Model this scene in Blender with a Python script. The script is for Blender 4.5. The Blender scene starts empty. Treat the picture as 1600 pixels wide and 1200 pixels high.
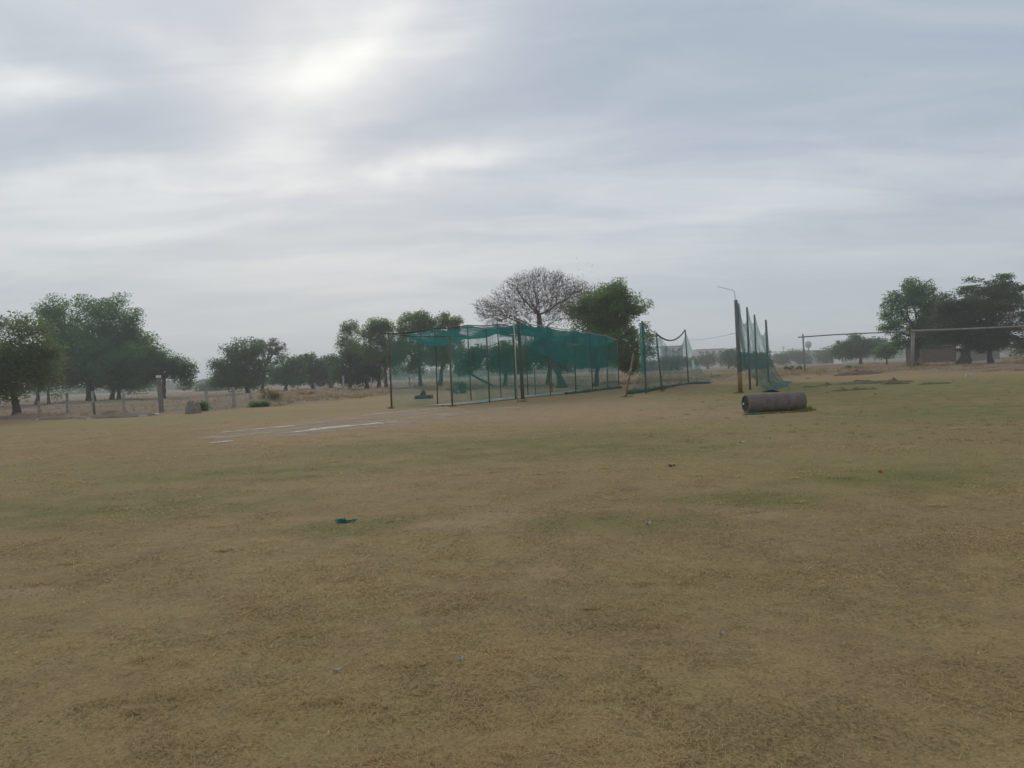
import bpy, math, random
import numpy as np
from mathutils import Vector, Matrix

# ------------------------------------------------------------------ camera, world, sun, exposure
SC = bpy.context.scene
COL = SC.collection
RAD = math.radians
F_PX, CAM_H, PITCH, ROLL = 1209.0, 1.5, -0.8, -2.5
CAM_R = Matrix.Rotation(RAD(90 + PITCH), 3, 'X') @ Matrix.Rotation(RAD(ROLL), 3, 'Z')
cd = bpy.data.cameras.new('camera')
cd.sensor_width = 36.0
cd.lens = 36.0 * F_PX / 1600.0
cd.clip_start, cd.clip_end = 0.05, 6000
cam = bpy.data.objects.new('camera', cd)
cam.matrix_world = Matrix.Translation((0, 0, CAM_H)) @ CAM_R.to_4x4()
COL.objects.link(cam)
SC.camera = cam

SUN_EL, SUN_AZ = 24.0, -13.0
SKY_STRENGTH, SUN_STRENGTH, EXPOSURE = 0.1, 1.3, 0.0
HAZE_DENSITY = 0.0010
SC.view_settings.view_transform = 'Standard'
SC.view_settings.look = 'None'
SC.view_settings.exposure = EXPOSURE
SC.view_settings.gamma = 1.0
SC.view_settings.use_curve_mapping = False
SC.render.engine = 'CYCLES'
SC.cycles.transparent_max_bounces = 24
SC.cycles.max_bounces = 6
SC.cycles.diffuse_bounces = 3
SC.cycles.volume_bounces = 1
SC.cycles.use_denoising = True


def ray(px, py):
    return CAM_R @ Vector(((px - 800) / F_PX, (600 - py) / F_PX, -1.0))


class NT:
    """small helper for building node trees"""
    def __init__(self, tree):
        self.t = tree

    def n(self, typ, **kw):
        nd = self.t.nodes.new(typ)
        for k, v in kw.items():
            setattr(nd, k, v)
        return nd

    def put(self, sock, v):
        if isinstance(v, bpy.types.NodeSocket):
            self.t.links.new(v, sock)
        elif v is not None:
            if hasattr(sock.default_value, '__len__') and not hasattr(v, '__len__'):
                v = (v,) * len(sock.default_value)
            elif hasattr(v, '__len__') and len(v) == 3 and len(sock.default_value) == 4:
                v = (*v, 1.0)
            sock.default_value = v

    def math(self, op, a, b=None, c=None, clamp=False):
        nd = self.n('ShaderNodeMath', operation=op, use_clamp=clamp)
        self.put(nd.inputs[0], a)
        if b is not None:
            self.put(nd.inputs[1], b)
        if c is not None:
            self.put(nd.inputs[2], c)
        return nd.outputs[0]

    def vmath(self, op, a, b=None, scale=None):
        nd = self.n('ShaderNodeVectorMath', operation=op)
        self.put(nd.inputs[0], a)
        if b is not None:
            self.put(nd.inputs[1], b)
        if scale is not None:
            self.put(nd.inputs['Scale'], scale)
        return nd.outputs['Value'] if op in ('DOT_PRODUCT', 'LENGTH', 'DISTANCE') else nd.outputs['Vector']

    def noise(self, vec, scale, detail=4, rough=0.55, dist=0.0, out=0):
        nd = self.n('ShaderNodeTexNoise')
        self.put(nd.inputs['Vector'], vec)
        nd.inputs['Scale'].default_value = scale
        nd.inputs['Detail'].default_value = detail
        nd.inputs['Roughness'].default_value = rough
        nd.inputs['Distortion'].default_value = dist
        return nd.outputs[out]

    def rng(self, v, a, b, c=0.0, d=1.0, smooth=True):
        nd = self.n('ShaderNodeMapRange', interpolation_type='SMOOTHSTEP' if smooth else 'LINEAR')
        self.put(nd.inputs['Value'], v)
        nd.inputs['From Min'].default_value = a
        nd.inputs['From Max'].default_value = b
        nd.inputs['To Min'].default_value = c
        nd.inputs['To Max'].default_value = d
        return nd.outputs['Result']

    def mix(self, f, a, b, blend='MIX'):
        nd = self.n('ShaderNodeMix', data_type='RGBA', blend_type=blend)
        self.put(nd.inputs['Factor'], f)
        self.put(nd.inputs['A'] if False else nd.inputs[6], a)
        self.put(nd.inputs[7], b)
        return nd.outputs[2]


def build_world():
    w = bpy.data.worlds.new('World')
    SC.world = w
    w.use_nodes = True
    t = NT(w.node_tree)
    w.node_tree.nodes.clear()
    sky = t.n('ShaderNodeTexSky', sky_type='NISHITA', sun_disc=False)
    sky.sun_elevation, sky.sun_rotation = RAD(SUN_EL), RAD(SUN_AZ)
    sky.dust_density = 4.0
    d0 = t.n('ShaderNodeTexCoord').outputs['Generated']
    sep = t.n('ShaderNodeSeparateXYZ')
    t.put(sep.inputs[0], d0)
    z = t.math('MAXIMUM', sep.outputs['Z'], 0.0)
    zz = t.math('ADD', z, 0.13)
    cmb = t.n('ShaderNodeCombineXYZ')
    t.put(cmb.inputs[0], t.math('DIVIDE', sep.outputs['X'], zz))
    t.put(cmb.inputs[1], t.math('DIVIDE', sep.outputs['Y'], zz))
    mp = t.n('ShaderNodeMapping')
    t.put(mp.inputs['Vector'], cmb.outputs[0])
    mp.inputs['Rotation'].default_value = (0, 0, RAD(-24))
    mp.inputs['Scale'].default_value = (0.42, 1.0, 1.0)
    n1 = t.noise(mp.outputs[0], 0.95, 5, 0.5, 0.4)
    n2 = t.noise(t.vmath('ADD', mp.outputs[0], (7.3, 2.1, 0.4)), 3.0, 6, 0.58, 0.5)
    base = t.math('ADD', t.math('MULTIPLY', n1, 0.6), t.math('MULTIPLY', n2, 0.4))
    c = t.rng(base, 0.34, 0.68, 0.06, 0.86)
    # thinner places in the cloud, where more light comes through
    wob = t.vmath('SCALE', t.vmath('SUBTRACT', t.noise(d0, 5.0, 4, 0.55, out=1), (0.5, 0.5, 0.5)), scale=0.10)
    dv = t.vmath('ADD', d0, wob)
    total = None
    for (px, py, sx, sy, rot, amp) in THIN:
        q = ray(px, py).normalized()
        rt = Vector((q.y, -q.x, 0)).normalized()
        up = rt.cross(q)
        if up.z < 0:
            up = -up
        a = RAD(rot)
        e1 = rt * math.cos(a) + up * math.sin(a)
        e2 = -rt * math.sin(a) + up * math.cos(a)
        p1 = t.math('MULTIPLY', t.vmath('DOT_PRODUCT', dv, tuple(e1)), F_PX / sx)
        p2 = t.math('MULTIPLY', t.vmath('DOT_PRODUCT', dv, tuple(e2)), F_PX / sy)
        r2 = t.math('ADD', t.math('MULTIPLY', p1, p1), t.math('MULTIPLY', p2, p2))
        g = t.math('EXPONENT', t.math('MULTIPLY', r2, -1.0))
        g = t.math('MULTIPLY', g, t.math('GREATER_THAN', t.vmath('DOT_PRODUCT', d0, tuple(q)), 0.0))
        g = t.math('MULTIPLY', g, amp)
        total = g if total is None else t.math('ADD', total, g)
    c = t.math('ADD', c, total)
    ramp = t.n('ShaderNodeValToRGB')
    t.put(ramp.inputs['Fac'], t.math('MULTIPLY', c, 0.5))
    el = ramp.color_ramp.elements
    el[0].position, el[0].color = 0.0, (*SKY_DARK, 1)
    el[1].position, el[1].color = 1.0, (*SKY_BRIGHT, 1)
    for p, col in ((0.25, SKY_MID), (0.5, SKY_LIGHT)):
        e = el.new(p)
        e.color = (*col, 1)
    # low down the layer is evened out by distance
    low = t.rng(z, 0.0, 0.26, 0.8, 0.0)
    cloud = t.mix(low, ramp.outputs[0], SKY_LOW)
    cloud10 = t.vmath('SCALE', cloud, scale=1.0 / SKY_STRENGTH)
    col = t.mix(0.97, sky.outputs[0], cloud10)
    bg = t.n('ShaderNodeBackground')
    t.put(bg.inputs['Color'], col)
    bg.inputs['Strength'].default_value = SKY_STRENGTH
    out = t.n('ShaderNodeOutputWorld')
    t.t.links.new(bg.outputs[0], out.inputs[0])


SKY_DARK, SKY_MID, SKY_LIGHT, SKY_BRIGHT = (0.375, 0.45, 0.555), (0.495, 0.555, 0.635), (0.665, 0.71, 0.75), (0.98, 1.01, 0.99)
SKY_LOW = (0.54, 0.585, 0.612)
THIN = [  # px, py, sx, sy, tilt, amount
    (548, 55, 110, 30, 32, 0.5), (465, 118, 95, 34, 20, 0.5), (510, 92, 200, 78, 24, 0.42), (120, 360, 300, 80, 0, 0.25), (340, 15, 130, 40, 12, -0.30), (660, 190, 150, 36, 18, -0.28), (560, 215, 70, 30, 8, -0.15), (960, 90, 220, 55, 14, -0.15), (210, 215, 120, 40, 5, -0.22), (45, 142, 80, 24, 4, 0.75), (450, 245, 90, 28, 10, 0.5),
    (680, 252, 95, 17, 8, 0.6), (480, 290, 60, 14, 8, 0.35), (330, 320, 120, 22, 8, 0.32),
    (1330, 275, 260, 22, 9, 0.12), (450, 385, 110, 22, 6, 0.16), (60, 330, 180, 70, 5, 0.18),
    (300, 330, 800, 330, 0, 0.16), (900, 180, 200, 22, 12, 0.15), (290, 90, 60, 22, 20, 0.3), (110, 270, 90, 18, 6, 0.3), (600, 262, 40, 12, 8, 0.25), (1180, 330, 140, 16, 8, 0.12), (760, 30, 120, 26, 20, 0.2)]
build_world()

sd = bpy.data.lights.new('sun', 'SUN')
sd.energy, sd.angle, sd.color = SUN_STRENGTH, RAD(25), (1.0, 0.90, 0.76)
sun = bpy.data.objects.new('sun', sd)
sv = Vector((math.sin(RAD(SUN_AZ)) * math.cos(RAD(SUN_EL)), math.cos(RAD(SUN_AZ)) * math.cos(RAD(SUN_EL)), math.sin(RAD(SUN_EL))))
sun.rotation_euler = sv.to_track_quat('Z', 'Y').to_euler()
sun.location = (0, 0, 60)
COL.objects.link(sun)

# ------------------------------------------------------------------ helpers
RNG = np.random.default_rng(11)
random.seed(5)


def mesh_np(name, verts, faces, smooth=False):
    me = bpy.data.meshes.new(name)
    verts = np.ascontiguousarray(verts, dtype=np.float32).reshape(-1, 3)
    faces = np.ascontiguousarray(faces, dtype=np.int32)
    k = faces.shape[1]
    me.vertices.add(len(verts))
    me.vertices.foreach_set('co', verts.ravel())
    me.loops.add(faces.size)
    me.loops.foreach_set('vertex_index', faces.ravel())
    me.polygons.add(len(faces))
    me.polygons.foreach_set('loop_start', np.arange(0, faces.size, k, dtype=np.int32))
    me.polygons.foreach_set('use_smooth', np.full(len(faces), smooth))
    me.update(calc_edges=True)
    me.validate()
    return me


class MB:
    """collects boxes, tubes, lathes and grids; build() links them as ONE mesh object"""
    def __init__(self):
        self.v, self.f = [], []

    def add(self, vs, fs):
        o = len(self.v)
        self.v += [tuple(p) for p in vs]
        self.f += [tuple(i + o for i in f) for f in fs]
        return self

    def box(self, c, s, rz=0.0, taper=1.0):
        cx, cy, cz = c
        hx, hy, hz = s[0] / 2, s[1] / 2, s[2] / 2
        ca, sa = math.cos(rz), math.sin(rz)
        vs = []
        for dz, k in ((-hz, 1), (hz, taper)):
            for dx, dy in ((-hx, -hy), (hx, -hy), (hx, hy), (-hx, hy)):
                x, y = dx * k, dy * k
                vs.append((cx + x * ca - y * sa, cy + x * sa + y * ca, cz + dz))
        return self.add(vs, [(3, 2, 1, 0), (4, 5, 6, 7), (0, 1, 5, 4), (1, 2, 6, 5), (2, 3, 7, 6), (3, 0, 4, 7)])

    def tube(self, pts, radii, n=8, cap=True):
        pts = [Vector(p) for p in pts]
        if not hasattr(radii, '__len__'):
            radii = [radii] * len(pts)
        rings = []
        for i, p in enumerate(pts):
            d = (pts[min(i + 1, len(pts) - 1)] - pts[max(i - 1, 0)])
            d = d.normalized() if d.length > 1e-9 else Vector((0, 0, 1))
            a = d.orthogonal().normalized() if abs(d.z) < 0.95 else (Vector((1, 0, 0)) - d * d.x).normalized()
            if abs(d.z) < 0.95:
                a = Vector((0, 0, 1)).cross(d).normalized()
            b = d.cross(a)
            rings.append([p + (a * math.cos(2 * math.pi * k / n) + b * math.sin(2 * math.pi * k / n)) * radii[i] for k in range(n)])
        vs = [q for r in rings for q in r]
        fs = []
        for i in range(len(pts) - 1):
            for k in range(n):
                k2 = (k + 1) % n
                fs.append((i * n + k, i * n + k2, (i + 1) * n + k2, (i + 1) * n + k))
        if cap:
            fs.append(tuple(range(n - 1, -1, -1)))
            fs.append(tuple(range((len(pts) - 1) * n, len(pts) * n)))
        return self.add(vs, fs)

    def build(self, name, m, parent=None, smooth=False, origin=None):
        me = bpy.data.meshes.new(name)
        me.from_pydata(self.v, [], self.f)
        me.update()
        if smooth:
            me.polygons.foreach_set('use_smooth', [True] * len(me.polygons))
        return link(name, me, m, parent, origin)


def link(name, me, m, parent=None, origin=None):
    o = bpy.data.objects.new(name, me)
    if m is not None:
        me.materials.append(m)
    COL.objects.link(o)
    if origin is not None:
        o.location = origin
    if parent is not None:
        o.parent = parent
    return o


def tag(o, label=None, cat=None, group=None, kind=None):
    for k, v in (('label', label), ('category', cat), ('group', group), ('kind', kind)):
        if v:
            o[k] = v
    return o


def thing(name, label, cat, loc=(0, 0, 0), group=None):
    o = bpy.data.objects.new(name, None)
    o.empty_display_size = 0.3
    COL.objects.link(o)
    o.location = loc
    return tag(o, label, cat, group)


# ------------------------------------------------------------------ terrain height and the field's edge
_tab = np.random.default_rng(3).random((256, 256))


def vnoise(x, y):
    x, y = np.asarray(x, float), np.asarray(y, float)
    xi, yi = np.floor(x).astype(int), np.floor(y).astype(int)
    fx, fy = x - xi, y - yi
    fx, fy = fx * fx * (3 - 2 * fx), fy * fy * (3 - 2 * fy)
    g = lambda a, b: _tab[a % 256, b % 256]
    return (g(xi, yi) * (1 - fx) + g(xi + 1, yi) * fx) * (1 - fy) + (g(xi, yi + 1) * (1 - fx) + g(xi + 1, yi + 1) * fx) * fy


def fbm(x, y, n=4):
    s, a, t = 0, 1.0, 0
    for i in range(n):
        s = s + a * vnoise(x * 2 ** i + 17 * i, y * 2 ** i + 31 * i)
        t += a
        a *= 0.5
    return s / t


def flat(px, py, z=0.0):
    d = ray(px, py)
    k = (z - CAM_H) / d.z
    return Vector((d.x * k, d.y * k, z))


EDGE_PX = [(0, 660), (100, 655), (250, 649), (310, 644), (440, 635), (530, 626), (620, 617), (760, 608), (960, 603),
           (1115, 599), (1200, 596), (1250, 589), (1330, 586), (1450, 584), (1600, 581)]
_e = [flat(*p) for p in EDGE_PX]
E_AZ = np.array([math.atan2(p.x, p.y) for p in _e])
E_R = np.array([math.hypot(p.x, p.y) for p in _e])


def beyond(x, y):
    x, y = np.asarray(x, float), np.asarray(y, float)
    az, r = np.arctan2(x, y), np.hypot(x, y)
    re = np.interp(az, E_AZ, E_R) + (fbm(x * 0.35, y * 0.35, 3) - 0.5) * 5
    k = np.clip((r - re + 1.2) / 3.5, 0, 1)
    return k * k * (3 - 2 * k)


def ter(x, y):
    x, y = np.asarray(x, float), np.asarray(y, float)
    b = beyond(x, y)
    r = np.hypot(x, y)
    h = (fbm(x * 0.12 + 5, y * 0.12, 3) - 0.5) * 0.10 + (fbm(x * 0.9, y * 0.9 + 9, 3) - 0.5) * 0.03 * np.clip((18 - r) / 8, 0, 1)
    rough = np.clip((fbm(x * 0.30 + 40, y * 0.30 + 3, 4) - 0.42), 0, 1) * 1.1 * np.clip(1.3 - r / 260, 0.15, 1)
    return h * np.clip(1.2 - r / 400, 0.2, 1) + b * (0.06 + rough)


def gz(x, y):
    return float(ter(x, y))


def at(px, py):
    """ground point seen at this spot of the photograph"""
    p = flat(px, py)
    for _ in range(4):
        p = flat(px, py, min(gz(p.x, p.y), 0.9))
    return p


def on(px, py, Y):
    """ground point at distance Y in the direction of this spot"""
    d = ray(px, py)
    x = d.x * Y / d.y
    return Vector((x, Y, gz(x, Y)))


def up_at(px, py, Y):
    d = ray(px, py)
    k = Y / d.y
    return Vector((d.x * k, Y, CAM_H + d.z * k))


# ------------------------------------------------------------------ materials
def material(name):
    m = bpy.data.materials.new(name)
    m.use_nodes = True
    m.node_tree.nodes.clear()
    t = NT(m.node_tree)
    return m, t


def finish(t, shader, disp=None):
    o = t.n('ShaderNodeOutputMaterial')
    t.t.links.new(shader, o.inputs['Surface'])


def simple(name, c1, c2, scale=6.0, rough=0.85, spec=0.2, bump=0.2, bscale=30.0, stretch=None, c3=None, c3scale=1.5, c3lim=(0.55, 0.7)):
    m, t = material(name)
    v = t.n('ShaderNodeTexCoord').outputs['Object']
    if stretch:
        mp = t.n('ShaderNodeMapping')
        t.put(mp.inputs[0], v)
        mp.inputs['Scale'].default_value = stretch
        v = mp.outputs[0]
    f = t.rng(t.noise(v, scale, 5, 0.6), 0.32, 0.68)
    col = t.mix(f, c1, c2)
    if c3:
        col = t.mix(t.rng(t.noise(v, c3scale, 4, 0.6), *c3lim), col, c3)
    b = t.n('ShaderNodeBsdfPrincipled')
    t.put(b.inputs['Base Color'], col)
    b.inputs['Roughness'].default_value = rough
    b.inputs['Specular IOR Level'].default_value = spec
    if bump:
        bp = t.n('ShaderNodeBump')
        bp.inputs['Strength'].default_value = bump
        bp.inputs['Distance'].default_value = 0.02
        t.put(bp.inputs['Height'], t.noise(v, bscale, 5, 0.65))
        t.put(b.inputs['Normal'], bp.outputs[0])
    finish(t, b.outputs[0])
    return m


def leaf_mat(name, c1, c2, c3):
    m, t = material(name)
    g = t.n('ShaderNodeNewGeometry')
    v = t.n('ShaderNodeTexCoord').outputs['Object']
    col = t.mix(t.rng(t.noise(v, 0.45, 3, 0.5), 0.35, 0.65), c1, c2)
    col = t.mix(t.math('MULTIPLY', g.outputs['Random Per Island'], 0.55), col, c3)
    d = t.n('ShaderNodeBsdfDiffuse')
    t.put(d.inputs[0], col)
    tr = t.n('ShaderNodeBsdfTranslucent')
    t.put(tr.inputs[0], t.mix(1.0, col, (1.9, 1.75, 1.3), 'MULTIPLY'))
    mx = t.n('ShaderNodeMixShader')
    mx.inputs[0].default_value = 0.5
    t.t.links.new(d.outputs[0], mx.inputs[1])
    t.t.links.new(tr.outputs[0], mx.inputs[2])
    finish(t, mx.outputs[0])
    return m


def net_mat(name, col1, col2, thread, cell=0.05, patch=0.5):
    """knotted net: threads on a grid of cells laid out in metres on the sheet, air between"""
    m, t = material(name)
    uv = t.n('ShaderNodeTexCoord').outputs['UV']
    sep = t.n('ShaderNodeSeparateXYZ')
    t.put(sep.inputs[0], uv)
    v = t.noise(uv, 0.55, 4, 0.6)
    w = t.math('MULTIPLY', t.rng(v, 0.3, 0.7, 1 - patch, 1 + patch), thread)
    a = t.math('LESS_THAN', t.math('FRACT', t.math('DIVIDE', sep.outputs[0], cell)), w)
    b = t.math('LESS_THAN', t.math('FRACT', t.math('DIVIDE', sep.outputs[1], cell)), w)
    al = t.math('MAXIMUM', a, b)
    col = t.mix(t.rng(t.noise(uv, 1.3, 3, 0.5), 0.35, 0.65), col1, col2)
    d = t.n('ShaderNodeBsdfDiffuse')
    t.put(d.inputs[0], col)
    tl = t.n('ShaderNodeBsdfTranslucent')
    t.put(tl.inputs[0], col)
    m1 = t.n('ShaderNodeMixShader')
    m1.inputs[0].default_value = 0.5
    t.t.links.new(d.outputs[0], m1.inputs[1])
    t.t.links.new(tl.outputs[0], m1.inputs[2])
    tp = t.n('ShaderNodeBsdfTransparent')
    mx = t.n('ShaderNodeMixShader')
    t.put(mx.inputs[0], al)
    t.t.links.new(tp.outputs[0], mx.inputs[1])
    t.t.links.new(m1.outputs[0], mx.inputs[2])
    finish(t, mx.outputs[0])
    return m


# where the turf differs: ground x, y, radius x, radius y, turn
def gspot(px, py, rx, ry):
    p = flat(px, py)
    return (p.x, p.y, rx, ry)


BARE = [gspot(900, 640, 7.5, 7.0), gspot(640, 650, 5.0, 8.0), gspot(1080, 640, 5.0, 5.0), gspot(480, 668, 3.0, 6.0), gspot(858, 885, .32, .35), gspot(750, 822, .7, .5),
        gspot(20, 918, .5, .25), gspot(1150, 795, .6, .5)]
GREEN = [gspot(780, 692, 5.0, 2.2), gspot(1400, 612, 9.5, 8.0), gspot(1230, 612, 3.0, 6.0), gspot(975, 825, .9, .6), gspot(1400, 745, 1.7, 1.2), gspot(560, 822, .9, .5), gspot(1480, 602, 18, 16), gspot(1290, 602, 6, 11), gspot(1420, 622, 10, 5),
         gspot(1180, 780, 1.2, .8), gspot(90, 800, 3.5, 1.6), gspot(900, 705, 3.5, 2.0), gspot(1560, 640, 5.0, 5.0), gspot(400, 740, 3.0, 1.2)]
LUSH = [gspot(200, 660, 12, 5.0), gspot(450, 645, 5, 4.0), gspot(1420, 600, 9, 9), gspot(1400, 660, 12, 8), gspot(1380, 720, 5, 3), gspot(150, 740, 6, 4)]


def spots(t, pos, lst, wob):
    pv = t.vmath('ADD', pos, wob)
    tot = None
    for (x, y, rx, ry) in lst:
        q = t.vmath('MULTIPLY', t.vmath('SUBTRACT', pv, (x, y, 0)), (1 / rx, 1 / ry, 0))
        g = t.rng(t.vmath('LENGTH', q), 0.25, 1.35, 1.0, 0.0)
        tot = g if tot is None else t.math('MAXIMUM', tot, g)
    return tot


def turf_colour(t):
    """colour of the turf at a place of the field; shared by the ground and the blades on it"""
    pos = t.n('ShaderNodeNewGeometry').outputs['Position']
    sep = t.n('ShaderNodeSeparateXYZ')
    t.put(sep.inputs[0], pos)
    cb = t.n('ShaderNodeCombineXYZ')
    t.put(cb.inputs[0], sep.outputs[0])
    t.put(cb.inputs[1], sep.outputs[1])
    p = cb.outputs[0]
    wob = t.vmath('ADD', t.vmath('SCALE', t.vmath('SUBTRACT', t.noise(p, 0.5, 4, 0.6, out=1), (.5, .5, .5)), scale=2.2),
                  t.vmath('SCALE', t.vmath('SUBTRACT', t.noise(p, 3.0, 3, 0.6, out=1), (.5, .5, .5)), scale=0.5))
    big = t.noise(p, 0.16, 4, 0.55)
    mid = t.noise(p, 1.3, 5, 0.6)
    fine = t.noise(p, 9.0, 5, 0.65)
    vfine = t.noise(p, 55.0, 4, 0.7)
    col = t.mix(t.rng(big, 0.38, 0.62), STRAW, DRY)
    col = t.mix(t.math('MULTIPLY', t.rng(mid, 0.42, 0.66), 0.55), col, BROWN)
    col = t.mix(t.math('MULTIPLY', t.rng(t.noise(t.vmath('ADD', p, (9, 4, 0)), 0.35, 4, 0.6), 0.5, 0.7), 0.45), col, OLIVE)
    col = t.mix(t.math('MULTIPLY', spots(t, p, LUSH, wob), 0.55), col, OLIVE)
    col = t.mix(t.math('MULTIPLY', spots(t, p, BARE, wob), 0.8), col, SOIL)
    g = t.math('MULTIPLY', spots(t, p, GREEN, wob), t.math('MULTIPLY', t.rng(mid, 0.3, 0.68, 0.35, 1.0), t.rng(fine, 0.35, 0.6, 0.6, 1.0)))
    col = t.mix(t.math('MULTIPLY', t.rng(fine, 0.45, 0.75), 0.35), col, PALE)
    col = t.mix(g, col, GREENC)
    col = t.mix(t.math('MULTIPLY', t.rng(fine, 0.30, 0.48, 1.0, 0.0), 0.28), col, EARTH)
    col = t.mix(t.math('MULTIPLY', t.rng(vfine, 0.48, 0.70), 0.50), col, PALE)
    col = t.mix(t.math('MULTIPLY', t.rng(vfine, 0.32, 0.5, 1.0, 0.0), 0.50), col, EARTH)
    col = t.mix(t.math('MULTIPLY', t.rng(t.noise(t.vmath('ADD', p, (3, 8, 0)), 2.1, 5, 0.65), 0.55, 0.68), 0.4), col, (0.21, 0.145, 0.095))
    return col, p, fine, vfine, mid


STRAW, DRY, BROWN, OLIVE = (0.31, 0.224, 0.105), (0.268, 0.186, 0.09), (0.224, 0.145, 0.076), (0.224, 0.193, 0.075)
SOIL, GREENC, PALE, EARTH = (0.35, 0.245, 0.148), (0.13, 0.145, 0.04), (0.41, 0.31, 0.145), (0.14, 0.092, 0.043)
SCRUB1, SCRUB2, SCRUB3 = (0.23, 0.168, 0.12), (0.18, 0.138, 0.095), (0.17, 0.16, 0.085)


def ground_mat():
    m, t = material('ground')
    col, p, fine, vfine, mid = turf_colour(t)
    at_ = t.n('ShaderNodeAttribute', attribute_name='beyond')
    sc = t.mix(t.rng(t.noise(p, 0.13, 5, 0.6), 0.4, 0.6), SCRUB1, SCRUB2)
    sc = t.mix(t.rng(t.noise(t.vmath('ADD', p, (30, 5, 0)), 0.09, 5, 0.6), 0.52, 0.68), sc, SCRUB3)
    sc = t.mix(t.math('MULTIPLY', t.rng(fine, 0.4, 0.7), 0.4), sc, (0.27, 0.21, 0.145))
    col = t.mix(at_.outputs['Fac'], col, sc)
    b = t.n('ShaderNodeBsdfPrincipled')
    t.put(b.inputs['Base Color'], col)
    b.inputs['Roughness'].default_value = 0.95
    b.inputs['Specular IOR Level'].default_value = 0.08
    bp = t.n('ShaderNodeBump')
    bp.inputs['Strength'].default_value = 0.8
    bp.inputs['Distance'].default_value = 0.03
    t.put(bp.inputs['Height'], t.math('ADD', t.math('MULTIPLY', fine, 0.7), t.math('MULTIPLY', vfine, 0.3)))
    t.put(b.inputs['Normal'], bp.outputs[0])
    finish(t, b.outputs[0])
    return m


def blade_mat():
    m, t = material('grass_blades')
    col, *_ = turf_colour(t)
    g = t.n('ShaderNodeNewGeometry').outputs['Random Per Island']
    col = t.mix(t.rng(g, 0.3, 1.0, 0.1, 0.6, False), col, PALE)
    d = t.n('ShaderNodeBsdfDiffuse')
    t.put(d.inputs[0], col)
    tr = t.n('ShaderNodeBsdfTranslucent')
    t.put(tr.inputs[0], col)
    mx = t.n('ShaderNodeMixShader')
    mx.inputs[0].default_value = 0.5
    t.t.links.new(d.outputs[0], mx.inputs[1])
    t.t.links.new(tr.outputs[0], mx.inputs[2])
    finish(t, mx.outputs[0])
    return m


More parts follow.
